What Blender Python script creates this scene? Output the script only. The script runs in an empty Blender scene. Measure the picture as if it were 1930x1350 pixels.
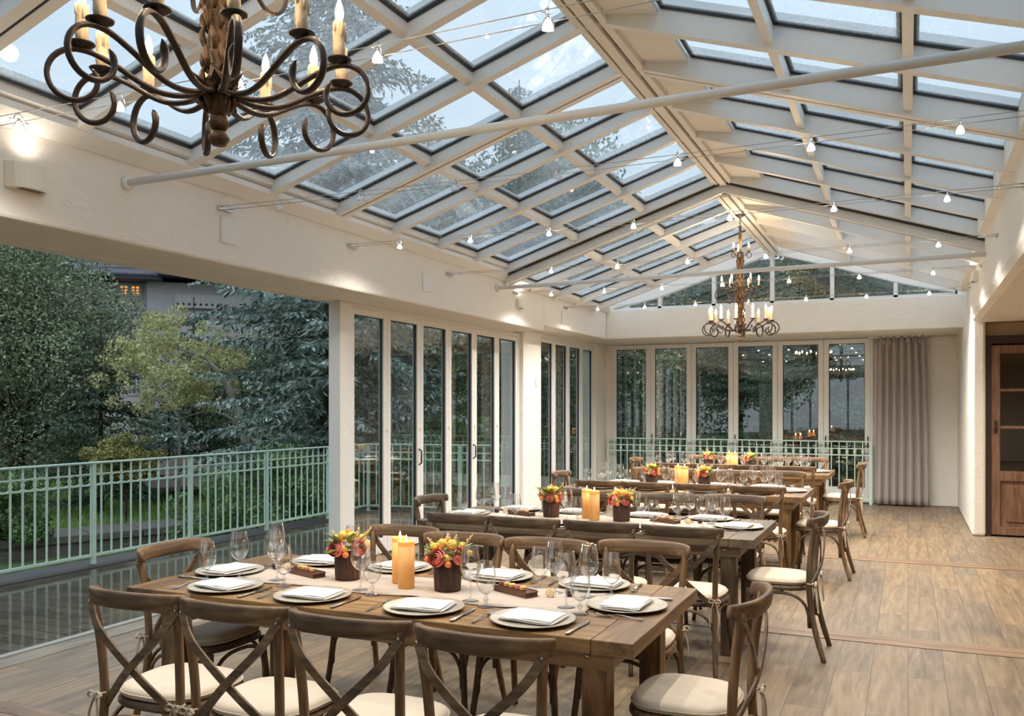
import bpy, math, random
import numpy as np
from mathutils import Vector, Matrix
PI = math.pi
random.seed(7)
SC = bpy.context.scene
C = SC.collection

# ---------------------------------------------------------------- camera
F_PX, CX, HORIZON, VPX, EYE = 1660.0, 965.0, 768.0, 1711.0, 1.58
TH = math.atan((VPX - CX) / F_PX)
cam_d = bpy.data.cameras.new('camera')
cam_d.sensor_width = 36.0
cam_d.lens = F_PX / 1930.0 * 36.0
cam_d.shift_y = (HORIZON - 675.0) / 1930.0
cam_d.clip_start = 0.05
cam_d.clip_end = 400
cam = bpy.data.objects.new('camera', cam_d)
C.objects.link(cam)
cam.location = (0, 0, EYE)
cam.rotation_euler = (PI / 2, 0, TH)
SC.camera = cam

# ---------------------------------------------------------------- colour management
SC.view_settings.view_transform = 'Standard'
SC.view_settings.look = 'None'
SC.view_settings.gamma = 1.0
SC.view_settings.use_curve_mapping = False
SC.view_settings.exposure = 1.15
SC.cycles.use_denoising = True
SC.cycles.use_adaptive_sampling = True
SC.cycles.adaptive_threshold = 0.05
SC.cycles.adaptive_min_samples = 16
SC.cycles.max_bounces = 7
SC.cycles.diffuse_bounces = 3
SC.cycles.glossy_bounces = 3
SC.cycles.transmission_bounces = 6
SC.cycles.transparent_max_bounces = 32
SC.cycles.caustics_reflective = False
SC.cycles.caustics_refractive = False
SC.cycles.sample_clamp_indirect = 6.0

# ---------------------------------------------------------------- sky (overcast dusk)
world = bpy.data.worlds.new('overcast_sky')
SC.world = world
world.use_nodes = True
wn, wl = world.node_tree.nodes, world.node_tree.links
wn.clear()
w_out = wn.new('ShaderNodeOutputWorld')
w_bg = wn.new('ShaderNodeBackground')
w_tc = wn.new('ShaderNodeTexCoord')
w_sep = wn.new('ShaderNodeSeparateXYZ')
w_ramp = wn.new('ShaderNodeValToRGB')
w_noise = wn.new('ShaderNodeTexNoise')
w_noise.inputs['Scale'].default_value = 2.2
w_noise.inputs['Detail'].default_value = 4
w_mix = wn.new('ShaderNodeMixRGB')
w_mix.blend_type = 'MULTIPLY'
w_mix.inputs['Fac'].default_value = 0.35
w_ramp.color_ramp.elements[0].position = 0.0
w_ramp.color_ramp.elements[0].color = (0.50, 0.57, 0.62, 1)
w_ramp.color_ramp.elements[1].position = 0.6
w_ramp.color_ramp.elements[1].color = (0.60, 0.72, 0.84, 1)
wl.new(w_tc.outputs['Generated'], w_sep.inputs[0])
wl.new(w_tc.outputs['Generated'], w_noise.inputs['Vector'])
wl.new(w_sep.outputs['Z'], w_ramp.inputs['Fac'])
wl.new(w_ramp.outputs['Color'], w_mix.inputs['Color1'])
wl.new(w_noise.outputs['Fac'], w_mix.inputs['Color2'])
wl.new(w_mix.outputs['Color'], w_bg.inputs['Color'])
SKY_STRENGTH = 0.98
w_bg.inputs['Strength'].default_value = SKY_STRENGTH
wl.new(w_bg.outputs[0], w_out.inputs['Surface'])

# lamp powers (each belongs to a lamp of the place)
P_HALOGEN = 26.0      # cable spot
P_BULB = 2.1         # one chandelier bulb
P_DOWN = 48.0        # recessed downlight of the adjoining room
P_CANDLE = 0.5
P_SCONCE = 1.4

def add_light(name, kind, loc, power, col, radius=0.03, parent=None, **kw):
    d = bpy.data.lights.new(name, kind)
    d.energy = power
    d.color = col
    if kind in ('POINT', 'SPOT'):
        d.shadow_soft_size = radius
    if kind == 'SPOT':
        d.spot_size = kw.get('angle', 2.2)
        d.spot_blend = 0.8
    o = bpy.data.objects.new(name, d)
    C.objects.link(o)
    o.location = loc
    if parent: o.parent = parent
    return o

# ---------------------------------------------------------------- materials
def lin(r, g, b):
    f = lambda c: (c / 255 / 12.92) if c / 255 <= 0.04045 else ((c / 255 + 0.055) / 1.055) ** 2.4
    return (f(r), f(g), f(b), 1)

def new_mat(name):
    m = bpy.data.materials.new(name)
    m.use_nodes = True
    nt = m.node_tree
    b = nt.nodes['Principled BSDF']
    return m, nt, b

def simple(name, col, rough=0.5, metal=0.0, noise=0.0, nscale=20, bump=0.0, bscale=40, emis=None, estr=0, stretch=None, spec=None, trans=0, sheen=0):
    m, nt, b = new_mat(name)
    N, L = nt.nodes, nt.links
    b.inputs['Roughness'].default_value = rough
    b.inputs['Metallic'].default_value = metal
    if spec is not None: b.inputs['Specular IOR Level'].default_value = spec
    if trans: b.inputs['Transmission Weight'].default_value = trans
    if sheen: b.inputs['Sheen Weight'].default_value = sheen
    tc = N.new('ShaderNodeTexCoord'); mp = N.new('ShaderNodeMapping')
    L.new(tc.outputs['Object'], mp.inputs[0])
    if stretch: mp.inputs['Scale'].default_value = stretch
    nz = N.new('ShaderNodeTexNoise'); nz.inputs['Scale'].default_value = nscale; nz.inputs['Detail'].default_value = 5
    L.new(mp.outputs[0], nz.inputs['Vector'])
    rp = N.new('ShaderNodeValToRGB')
    k = noise
    rp.color_ramp.elements[0].position = 0.3; rp.color_ramp.elements[1].position = 0.7
    rp.color_ramp.elements[0].color = tuple(c * (1 - k) for c in col[:3]) + (1,)
    rp.color_ramp.elements[1].color = tuple(min(1, c * (1 + k)) for c in col[:3]) + (1,)
    L.new(nz.outputs['Fac'], rp.inputs['Fac'])
    L.new(rp.outputs['Color'], b.inputs['Base Color'])
    if bump:
        n2 = N.new('ShaderNodeTexNoise'); n2.inputs['Scale'].default_value = bscale; n2.inputs['Detail'].default_value = 6
        L.new(mp.outputs[0], n2.inputs['Vector'])
        bp = N.new('ShaderNodeBump'); bp.inputs['Strength'].default_value = bump; bp.inputs['Distance'].default_value = 0.02
        L.new(n2.outputs['Fac'], bp.inputs['Height']); L.new(bp.outputs[0], b.inputs['Normal'])
    if emis:
        b.inputs['Emission Color'].default_value = emis; b.inputs['Emission Strength'].default_value = estr
    return m

def wood(name, dark, mid, light, scale=1.0, rough=0.55, along='X', bump=0.25, per_object=0.0):
    m, nt, b = new_mat(name)
    N, L = nt.nodes, nt.links
    tc = N.new('ShaderNodeTexCoord'); mp = N.new('ShaderNodeMapping')
    s = {'X': (1.2, 14, 14), 'Y': (14, 1.2, 14), 'Z': (14, 14, 1.6)}[along]
    mp.inputs['Scale'].default_value = tuple(q * scale for q in s)
    L.new(tc.outputs['Object'], mp.inputs[0])
    n1 = N.new('ShaderNodeTexNoise'); n1.inputs['Scale'].default_value = 1.6; n1.inputs['Detail'].default_value = 8; n1.inputs['Distortion'].default_value = 1.2
    L.new(mp.outputs[0], n1.inputs['Vector'])
    n2 = N.new('ShaderNodeTexNoise'); n2.inputs['Scale'].default_value = 3.0; n2.inputs['Detail'].default_value = 3
    L.new(tc.outputs['Object'], n2.inputs['Vector'])
    mx = N.new('ShaderNodeMath'); mx.operation = 'MULTIPLY_ADD'; mx.inputs[1].default_value = 0.35; 
    L.new(n2.outputs['Fac'], mx.inputs[0]); L.new(n1.outputs['Fac'], mx.inputs[2])
    rp = N.new('ShaderNodeValToRGB')
    rp.color_ramp.elements[0].position = 0.45; rp.color_ramp.elements[0].color = dark
    rp.color_ramp.elements[1].position = 0.9; rp.color_ramp.elements[1].color = light
    e = rp.color_ramp.elements.new(0.66); e.color = mid
    L.new(mx.outputs[0], rp.inputs['Fac'])
    last = rp.outputs['Color']
    if per_object:
        oi = N.new('ShaderNodeObjectInfo'); hs = N.new('ShaderNodeHueSaturation')
        mr = N.new('ShaderNodeMapRange'); mr.inputs['To Min'].default_value = 1 - per_object; mr.inputs['To Max'].default_value = 1 + per_object
        L.new(oi.outputs['Random'], mr.inputs['Value']); L.new(mr.outputs[0], hs.inputs['Value']); L.new(last, hs.inputs['Color'])
        last = hs.outputs[0]
    L.new(last, b.inputs['Base Color'])
    b.inputs['Roughness'].default_value = rough
    bp = N.new('ShaderNodeBump'); bp.inputs['Strength'].default_value = bump; bp.inputs['Distance'].default_value = 0.004
    L.new(n1.outputs['Fac'], bp.inputs['Height']); L.new(bp.outputs[0], b.inputs['Normal'])
    return m

def glassy(name, tint=(1, 1, 1, 1), ior=1.5, rough=0.0, fog=0.0, refl=1.0, fogcol=(0.75, 0.8, 0.82, 1), gloss=(1, 1, 1, 1), edge=0.9, rimdark=1.0, expo=4.5):
    # thin pane: see-through with Fresnel reflection, optional dew
    m, nt, b = new_mat(name)
    N, L = nt.nodes, nt.links
    N.remove(b)
    out = [n for n in N if n.type == 'OUTPUT_MATERIAL'][0]
    tr = N.new('ShaderNodeBsdfTransparent'); tr.inputs[0].default_value = tint
    gl = N.new('ShaderNodeBsdfGlossy'); gl.inputs['Roughness'].default_value = rough; gl.inputs[0].default_value = gloss
    lw = N.new('ShaderNodeLayerWeight'); lw.inputs['Blend'].default_value = 0.5
    pw = N.new('ShaderNodeMath'); pw.operation = 'POWER'; pw.inputs[1].default_value = expo
    L.new(lw.outputs['Facing'], pw.inputs[0])
    f0 = 2.0 * ((ior - 1) / (ior + 1)) ** 2 * refl
    mu = N.new('ShaderNodeMapRange'); mu.inputs['To Min'].default_value = f0; mu.inputs['To Max'].default_value = edge
    L.new(pw.outputs[0], mu.inputs['Value'])
    tm = N.new('ShaderNodeMixRGB'); tm.inputs['Color1'].default_value = tint; tm.inputs['Color2'].default_value = tuple(q * rimdark for q in tint[:3]) + (1,)
    L.new(pw.outputs[0], tm.inputs['Fac']); L.new(tm.outputs[0], tr.inputs[0])
    mx = N.new('ShaderNodeMixShader')
    L.new(mu.outputs[0], mx.inputs[0]); L.new(tr.outputs[0], mx.inputs[1]); L.new(gl.outputs[0], mx.inputs[2])
    last = mx.outputs[0]
    if fog:
        tc = N.new('ShaderNodeTexCoord')
        n1 = N.new('ShaderNodeTexNoise'); n1.inputs['Scale'].default_value = 1.3; n1.inputs['Detail'].default_value = 4
        n2 = N.new('ShaderNodeTexNoise'); n2.inputs['Scale'].default_value = 38; n2.inputs['Detail'].default_value = 3
        L.new(tc.outputs['Object'], n1.inputs['Vector']); L.new(tc.outputs['Object'], n2.inputs['Vector'])
        a = N.new('ShaderNodeMapRange'); a.inputs['From Min'].default_value = 0.35; a.inputs['From Max'].default_value = 0.68
        L.new(n1.outputs['Fac'], a.inputs['Value'])
        c = N.new('ShaderNodeMapRange'); c.inputs['From Min'].default_value = 0.36; c.inputs['From Max'].default_value = 0.62; c.inputs['To Min'].default_value = 0.35
        L.new(n2.outputs['Fac'], c.inputs['Value'])
        p = N.new('ShaderNodeMath'); p.operation = 'MULTIPLY'; L.new(a.outputs[0], p.inputs[0]); L.new(c.outputs[0], p.inputs[1])
        q = N.new('ShaderNodeMath'); q.operation = 'MULTIPLY_ADD'; q.inputs[1].default_value = fog; q.inputs[2].default_value = fog * 0.35; L.new(p.outputs[0], q.inputs[0])
        tl = N.new('ShaderNodeBsdfTranslucent'); tl.inputs[0].default_value = fogcol
        m2 = N.new('ShaderNodeMixShader')
        L.new(q.outputs[0], m2.inputs[0]); L.new(last, m2.inputs[1]); L.new(tl.outputs[0], m2.inputs[2])
        last = m2.outputs[0]
    L.new(last, out.inputs['Surface'])
    return m

def plaster_mat(name, col):
    m, nt, b = new_mat(name)
    N, L = nt.nodes, nt.links
    tc = N.new('ShaderNodeTexCoord')
    n1 = N.new('ShaderNodeTexNoise'); n1.inputs['Scale'].default_value = 3.0; n1.inputs['Detail'].default_value = 3
    L.new(tc.outputs['Object'], n1.inputs['Vector'])
    rp = N.new('ShaderNodeValToRGB')
    rp.color_ramp.elements[0].color = tuple(c * 0.95 for c in col[:3]) + (1,)
    rp.color_ramp.elements[1].color = col
    L.new(n1.outputs['Fac'], rp.inputs['Fac']); L.new(rp.outputs[0], b.inputs['Base Color'])
    mp = N.new('ShaderNodeMapping'); mp.inputs['Scale'].default_value = (0.8, 0.8, 1.9); mp.inputs['Rotation'].default_value = (0.5, 0.2, 0.3)
    L.new(tc.outputs['Object'], mp.inputs[0])
    n2 = N.new('ShaderNodeTexNoise'); n2.inputs['Scale'].default_value = 3.6; n2.inputs['Detail'].default_value = 4; n2.inputs['Distortion'].default_value = 2.4
    L.new(mp.outputs[0], n2.inputs['Vector'])
    r2 = N.new('ShaderNodeValToRGB'); r2.color_ramp.elements[0].position = 0.56; r2.color_ramp.elements[1].position = 0.62
    L.new(n2.outputs['Fac'], r2.inputs['Fac'])
    bp = N.new('ShaderNodeBump'); bp.inputs['Strength'].default_value = 0.3; bp.inputs['Distance'].default_value = 0.01
    L.new(r2.outputs[0], bp.inputs['Height']); L.new(bp.outputs[0], b.inputs['Normal'])
    b.inputs['Roughness'].default_value = 0.8
    return m

def floor_mat(name):
    m, nt, b = new_mat(name)
    N, L = nt.nodes, nt.links
    tc = N.new('ShaderNodeTexCoord'); sp = N.new('ShaderNodeSeparateXYZ'); cb = N.new('ShaderNodeCombineXYZ')
    L.new(tc.outputs['Object'], sp.inputs[0]); L.new(sp.outputs['Y'], cb.inputs['X']); L.new(sp.outputs['X'], cb.inputs['Y'])
    br = N.new('ShaderNodeTexBrick'); br.inputs['Scale'].default_value = 1.0
    br.inputs['Brick Width'].default_value = 1.22; br.inputs['Row Height'].default_value = 0.2
    br.inputs['Mortar Size'].default_value = 0.0022; br.inputs['Mortar Smooth'].default_value = 0.1; br.inputs['Bias'].default_value = 0.0
    br.offset = 0.37; br.offset_frequency = 2
    br.inputs['Color1'].default_value = (0, 0, 0, 1); br.inputs['Color2'].default_value = (1, 1, 1, 1); br.inputs['Mortar'].default_value = (0.5, 0.5, 0.5, 1)
    L.new(cb.outputs[0], br.inputs['Vector'])
    mp = N.new('ShaderNodeMapping'); mp.inputs['Scale'].default_value = (1.1, 11, 1)
    L.new(cb.outputs[0], mp.inputs[0])
    ad = N.new('ShaderNodeVectorMath'); ad.operation = 'MULTIPLY_ADD'; ad.inputs[1].default_value = (13, 7, 5)
    L.new(br.outputs['Color'], ad.inputs[0]); L.new(mp.outputs[0], ad.inputs[2])
    n1 = N.new('ShaderNodeTexNoise'); n1.inputs['Scale'].default_value = 1.7; n1.inputs['Detail'].default_value = 8; n1.inputs['Distortion'].default_value = 1.5
    L.new(ad.outputs[0], n1.inputs['Vector'])
    n3 = N.new('ShaderNodeTexNoise'); n3.inputs['Scale'].default_value = 2.2; n3.inputs['Detail'].default_value = 4
    L.new(ad.outputs[0], n3.inputs['Vector'])
    rp = N.new('ShaderNodeValToRGB')
    rp.color_ramp.elements[0].position = 0.2; rp.color_ramp.elements[0].color = lin(84, 72, 58)
    rp.color_ramp.elements[1].position = 0.82; rp.color_ramp.elements[1].color = lin(160, 140, 113)
    e = rp.color_ramp.elements.new(0.5); e.color = lin(130, 112, 90)
    L.new(n1.outputs['Fac'], rp.inputs['Fac'])
    r2 = N.new('ShaderNodeValToRGB')
    r2.color_ramp.elements[0].color = lin(112, 104, 93); r2.color_ramp.elements[1].color = lin(160, 136, 104)
    L.new(br.outputs['Color'], r2.inputs['Fac'])
    mx = N.new('ShaderNodeMixRGB'); mx.inputs['Fac'].default_value = 0.45
    L.new(rp.outputs[0], mx.inputs['Color1']); L.new(r2.outputs[0], mx.inputs['Color2'])
    r3 = N.new('ShaderNodeValToRGB'); r3.color_ramp.elements[0].position = 0.35; r3.color_ramp.elements[0].color = (0.66, 0.65, 0.65, 1); r3.color_ramp.elements[1].position = 0.6; r3.color_ramp.elements[1].color = (1, 1, 1, 1)
    L.new(n3.outputs['Fac'], r3.inputs['Fac'])
    m3 = N.new('ShaderNodeMixRGB'); m3.blend_type = 'MULTIPLY'; m3.inputs['Fac'].default_value = 0.85
    L.new(mx.outputs[0], m3.inputs['Color1']); L.new(r3.outputs[0], m3.inputs['Color2'])
    m2 = N.new('ShaderNodeMixRGB'); m2.inputs['Color2'].default_value = lin(84, 68, 52)
    L.new(br.outputs['Fac'], m2.inputs['Fac']); L.new(m3.outputs[0], m2.inputs['Color1'])
    L.new(m2.outputs[0], b.inputs['Base Color'])
    b.inputs['Roughness'].default_value = 0.42
    b.inputs['Specular IOR Level'].default_value = 0.35
    bp = N.new('ShaderNodeBump'); bp.inputs['Strength'].default_value = 0.12; bp.inputs['Distance'].default_value = 0.004
    L.new(n1.outputs['Fac'], bp.inputs['Height']); L.new(bp.outputs[0], b.inputs['Normal'])
    return m

def paver_mat(name):
    m, nt, b = new_mat(name)
    N, L = nt.nodes, nt.links
    tc = N.new('ShaderNodeTexCoord')
    br = N.new('ShaderNodeTexBrick'); br.inputs['Scale'].default_value = 1.0
    br.inputs['Brick Width'].default_value = 0.3; br.inputs['Row Height'].default_value = 0.15; br.inputs['Mortar Size'].default_value = 0.006
    br.inputs['Color1'].default_value = lin(74, 66, 60); br.inputs['Color2'].default_value = lin(100, 90, 82); br.inputs['Mortar'].default_value = lin(46, 42, 40)
    L.new(tc.outputs['Object'], br.inputs['Vector'])
    L.new(br.outputs['Color'], b.inputs['Base Color'])
    nz = N.new('ShaderNodeTexNoise'); nz.inputs['Scale'].default_value = 1.3; nz.inputs['Detail'].default_value = 5
    L.new(tc.outputs['Object'], nz.inputs['Vector'])
    mr = N.new('ShaderNodeMapRange'); mr.inputs['From Min'].default_value = 0.35; mr.inputs['From Max'].default_value = 0.65
    mr.inputs['To Min'].default_value = 0.03; mr.inputs['To Max'].default_value = 0.14
    L.new(nz.outputs['Fac'], mr.inputs['Value']); L.new(mr.outputs[0], b.inputs['Roughness'])
    n2 = N.new('ShaderNodeTexNoise'); n2.inputs['Scale'].default_value = 7; n2.inputs['Detail'].default_value = 2
    L.new(tc.outputs['Object'], n2.inputs['Vector'])
    ad = N.new('ShaderNodeMath'); ad.operation = 'MULTIPLY_ADD'; ad.inputs[1].default_value = -0.5
    L.new(br.outputs['Fac'], ad.inputs[0]); L.new(n2.outputs['Fac'], ad.inputs[2])
    bp = N.new('ShaderNodeBump'); bp.inputs['Strength'].default_value = 0.1; bp.inputs['Distance'].default_value = 0.01
    L.new(ad.outputs[0], bp.inputs['Height']); L.new(bp.outputs[0], b.inputs['Normal'])
    b.inputs['Specular IOR Level'].default_value = 0.5
    return m

def leaf_mat(name, cols, rough=0.55, trans=0.25):
    m, nt, b = new_mat(name)
    N, L = nt.nodes, nt.links
    g = N.new('ShaderNodeNewGeometry'); rp = N.new('ShaderNodeValToRGB')
    n = len(cols)
    rp.color_ramp.elements[0].color = cols[0]; rp.color_ramp.elements[1].color = cols[-1]
    for i in range(1, n - 1):
        e = rp.color_ramp.elements.new(i / (n - 1)); e.color = cols[i]
    L.new(g.outputs['Random Per Island'], rp.inputs['Fac'])
    L.new(rp.outputs[0], b.inputs['Base Color'])
    b.inputs['Roughness'].default_value = rough
    b.inputs['Specular IOR Level'].default_value = 0.25
    out = [n_ for n_ in N if n_.type == 'OUTPUT_MATERIAL'][0]
    tl = N.new('ShaderNodeBsdfTranslucent'); mx = N.new('ShaderNodeMixShader'); mx.inputs[0].default_value = trans
    L.new(rp.outputs[0], tl.inputs[0]); L.new(b.outputs[0], mx.inputs[1]); L.new(tl.outputs[0], mx.inputs[2]); L.new(mx.outputs[0], out.inputs['Surface'])
    return m

M = {}
M['plaster'] = plaster_mat('cream_plaster', lin(234, 230, 222))
M['white'] = simple('white_painted_metal', lin(228, 228, 226), 0.4, noise=0.02)
M['offwhite'] = simple('off_white_plastic', lin(226, 220, 208), 0.45, noise=0.02)
M['gasket'] = simple('black_rubber_gasket', lin(40, 46, 52), 0.5)
M['roofglass'] = glassy('dewy_roof_glass', tint=(0.64, 0.70, 0.735, 1), fog=0.24, refl=1.0, edge=0.6, fogcol=(0.95, 0.97, 0.98, 1))
M['doorglass'] = glassy('clear_window_glass', tint=(0.93, 0.95, 0.94, 1), refl=1.1, edge=0.8)
M['stemware'] = glassy('thin_stemware_glass', tint=(0.975, 0.975, 0.975, 1), ior=1.5, refl=1.7, edge=0.85, rimdark=0.5, expo=2.2)
M['solidglass'] = glassy('thick_clear_glass', tint=(0.95, 0.95, 0.96, 1), ior=1.5, refl=2.4, edge=0.8, rimdark=0.8, expo=3.5)
M['floor'] = floor_mat('oak_plank_floor')
M['strip'] = wood('oak_transition_board', lin(98, 76, 56), lin(126, 101, 77), lin(146, 120, 94), along='X', rough=0.45)
M['edgeboard'] = wood('grey_edge_board', lin(96, 88, 76), lin(124, 115, 100), lin(148, 138, 120), along='Y', rough=0.45)
M['threshold'] = simple('brushed_threshold_metal', lin(180, 176, 168), 0.35, 0.6)
M['paver'] = paver_mat('wet_dark_paving')
M['curb'] = simple('wet_concrete_kerb', lin(56, 51, 47), 0.5, noise=0.25, nscale=5, bump=0.3)
M['mint'] = simple('mint_green_paint', lin(200, 226, 212), 0.4, noise=0.03)
M['table'] = wood('dark_farm_table_wood', lin(80, 58, 34), lin(126, 95, 57), lin(162, 128, 80), along='X', rough=0.45, bump=0.3, per_object=0.1)
M['tabley'] = wood('dark_farm_table_end_wood', lin(74, 54, 34), lin(112, 84, 54), lin(144, 112, 74), along='Y', rough=0.45, bump=0.3, per_object=0.1)
M['tablez'] = wood('dark_farm_table_leg_wood', lin(74, 52, 30), lin(122, 90, 52), lin(156, 122, 76), along='Z', rough=0.5, bump=0.3, per_object=0.1)
M['chair'] = wood('weathered_elm_chair_wood', lin(72, 52, 34), lin(112, 85, 57), lin(146, 116, 82), along='Z', rough=0.5, bump=0.25, per_object=0.12)
M['chairx'] = wood('weathered_elm_rail_wood', lin(72, 52, 36), lin(112, 86, 60), lin(146, 116, 84), along='X', rough=0.5, bump=0.25, per_object=0.12)
M['table_grey'] = wood('weathered_grey_table_wood', lin(62, 50, 38), lin(98, 82, 63), lin(130, 112, 88), along='X', rough=0.5, bump=0.3)
M['tabley_grey'] = wood('weathered_grey_end_wood', lin(58, 47, 36), lin(90, 75, 58), lin(120, 103, 82), along='Y', rough=0.5, bump=0.3)
M['tablez_grey'] = wood('weathered_grey_leg_wood', lin(52, 40, 30), lin(84, 67, 50), lin(112, 92, 70), along='Z', rough=0.5, bump=0.3)
M['chair_grey'] = wood('greyed_chair_wood', lin(60, 46, 34), lin(92, 74, 56), lin(122, 102, 80), along='Z', rough=0.5, bump=0.25, per_object=0.1)
M['chairx_grey'] = wood('greyed_chair_rail_wood', lin(60, 46, 36), lin(92, 75, 58), lin(122, 103, 82), along='X', rough=0.5, bump=0.25, per_object=0.1)
M['cushion'] = simple('ivory_cotton', lin(222, 206, 184), 0.9, noise=0.03, bump=0.05, bscale=200, sheen=0.2)
M['piping'] = simple('cream_piping_cord', lin(196, 180, 158), 0.9)
M['pewter'] = simple('hammered_pewter', lin(188, 180, 164), 0.4, 0.3, noise=0.15, nscale=30, bump=0.25, bscale=60)
M['linen'] = simple('white_linen', lin(246, 244, 240), 0.85, noise=0.01, bump=0.05, bscale=250)
M['runner'] = simple('beige_linen_runner', lin(196, 180, 164), 0.9, noise=0.05, nscale=60, bump=0.15, bscale=300)
M['steel'] = simple('polished_cutlery_steel', lin(196, 192, 186), 0.22, 0.95)
M['darksteel'] = simple('dark_knife_steel', lin(160, 158, 156), 0.2, 1.0)  # slightly darker steel for the knife blades
M['pot'] = wood('bark_covered_pot', lin(34, 20, 14), lin(60, 38, 28), lin(90, 62, 48), along='Z', scale=2.2, rough=0.7, bump=0.7)
M['candle'] = simple('amber_pillar_wax', lin(232, 168, 92), 0.5, noise=0.08, nscale=14, bump=0.05)
M['candletop'] = simple('melted_wax_painted_glow', lin(240, 140, 62), 0.25, emis=(1.0, 0.35, 0.08, 1), estr=0.35)  # flame glow in the candle top, painted as saturated orange and emission
M['wick'] = simple('charred_wick', lin(30, 20, 14), 0.9)
M['flame'] = simple('candle_flame', lin(255, 220, 150), 0.5, emis=(1, 0.72, 0.36, 1), estr=14)
M['bulb'] = simple('lit_flame_bulb', lin(255, 235, 200), 0.5, emis=(1, 0.74, 0.46, 1), estr=14)
M['halo'] = simple('lit_halogen_capsule', lin(255, 245, 225), 0.5, emis=(1, 0.86, 0.66, 1), estr=30)
M['iron'] = simple('bronzed_wrought_iron', lin(62, 50, 44), 0.42, 0.35, noise=0.25, nscale=18, bump=0.25, bscale=30)
M['gold'] = simple('antique_carved_bronze', lin(98, 74, 50), 0.45, 0.35, noise=0.45, nscale=16, bump=0.8, bscale=22)
M['sleeve'] = simple('dripped_cream_candle_sleeve', lin(226, 204, 170), 0.6, noise=0.08, nscale=20, bump=0.5, bscale=25)
M['curtain'] = simple('mauve_grey_curtain_cloth', lin(174, 164, 160), 0.85, noise=0.04, bump=0.1, bscale=120, sheen=0.3)
M['doorwood'] = wood('cherry_door_wood', lin(96, 70, 52), lin(126, 94, 72), lin(146, 114, 90), along='Z', rough=0.45, bump=0.1)
M['doorframe'] = wood('cherry_rail_wood', lin(104, 68, 46), lin(134, 92, 64), lin(156, 112, 82), along='X', rough=0.45, bump=0.1)
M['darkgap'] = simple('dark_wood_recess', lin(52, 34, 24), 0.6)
M['chrome'] = simple('chrome_lamp_metal', lin(210, 210, 210), 0.15, 1.0)
M['cable'] = simple('steel_cable', lin(188, 184, 178), 0.35, 0.8)
M['slot'] = simple('dark_grille', lin(110, 100, 90), 0.6)
M['black'] = simple('black_handle_metal', lin(28, 28, 28), 0.35, 0.3)
M['board'] = wood('walnut_serving_board', lin(70, 38, 26), lin(98, 58, 40), lin(120, 76, 54), along='X', scale=3, rough=0.4, bump=0.1)
for k, c in dict(mac_yellow=(222, 188, 104), mac_pink=(206, 112, 104), mac_brown=(140, 88, 62), mac_peach=(220, 164, 104)).items():
    M[k] = simple(k.replace('mac_', '') + '_macaron_shell', lin(*c), 0.6, noise=0.06, nscale=60, bump=0.15, bscale=200)
M['cream'] = simple('macaron_filling', lin(240, 226, 190), 0.6)
M['fig'] = simple('dark_fruit_skin', lin(58, 34, 38), 0.4, noise=0.3)
M['figin'] = simple('pale_cut_fruit', lin(222, 190, 140), 0.5, noise=0.25, nscale=90)
M['rose'] = simple('coral_rose_petal', lin(252, 150, 136), 0.6, noise=0.12, nscale=12)
M['orange'] = simple('orange_bud_petal', lin(238, 142, 78), 0.6, noise=0.12)
M['yellow'] = simple('yellow_blossom', lin(240, 202, 96), 0.7, noise=0.15, nscale=80, bump=0.6, bscale=120)
M['spray'] = simple('pale_green_astilbe', lin(222, 208, 150), 0.8, noise=0.1)
M['posy_leaf'] = simple('glossy_posy_leaf', lin(122, 142, 70), 0.4, noise=0.25, nscale=15)
M['bark'] = simple('rough_tree_bark', lin(70, 54, 46), 0.9, noise=0.3, nscale=8, bump=0.8, bscale=14, stretch=(1, 1, 0.3))
M['palebark'] = simple('pale_grey_bark', lin(150, 142, 130), 0.8, noise=0.2, nscale=8)
M['lf_dark'] = leaf_mat('dark_green_leaf', [lin(82, 92, 70), lin(114, 126, 96), lin(148, 160, 126), lin(204, 210, 176)])
M['lf_light'] = leaf_mat('light_green_leaf', [lin(150, 150, 100), lin(188, 188, 130), lin(214, 210, 156), lin(228, 222, 180)])
M['lf_blue'] = leaf_mat('blue_green_spruce_needle', [lin(66, 80, 68), lin(96, 112, 98), lin(156, 172, 162), lin(212, 224, 218)])
M['lf_spruce'] = leaf_mat('dark_spruce_needle', [lin(60, 74, 60), lin(88, 104, 84), lin(122, 138, 114)])
M['lf_yellow'] = leaf_mat('yellowish_shrub_leaf', [lin(112, 118, 72), lin(162, 158, 98), lin(194, 186, 120)])
M['lf_mid'] = leaf_mat('mid_green_shrub_leaf', [lin(76, 102, 64), lin(112, 138, 88), lin(144, 168, 110)])
M['grass'] = leaf_mat('meadow_grass_blade', [lin(124, 150, 84), lin(156, 178, 104), lin(176, 196, 124)])
M['soil'] = simple('damp_garden_ground', lin(86, 98, 62), 0.95, noise=0.35, nscale=3)
M['forest'] = simple('distant_wooded_slope', lin(44, 54, 42), 0.95, noise=0.5, nscale=1.5, bump=1.0, bscale=1.2)
M['ledge'] = simple('weathered_stone_ledge', lin(116, 108, 100), 0.8, noise=0.25, nscale=4, bump=0.5, bscale=8, stretch=(1, 4, 4))
M['facade'] = simple('grey_mauve_siding', lin(178, 172, 176), 0.8, noise=0.05)
M['facade2'] = simple('tan_grey_stucco', lin(188, 180, 174), 0.85, noise=0.05)
M['shingle'] = simple('slate_shingle', lin(96, 90, 102), 0.8, noise=0.3, nscale=4, stretch=(1, 1, 8), bump=0.5)
M['fascia'] = simple('dark_navy_fascia', lin(44, 44, 54), 0.6)
M['pane'] = simple('dim_house_window', lin(96, 112, 124), 0.15, spec=0.8)
M['amber'] = simple('lit_amber_window', lin(200, 110, 40), 0.4, emis=(1.0, 0.36, 0.07, 1), estr=0.45)
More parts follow.
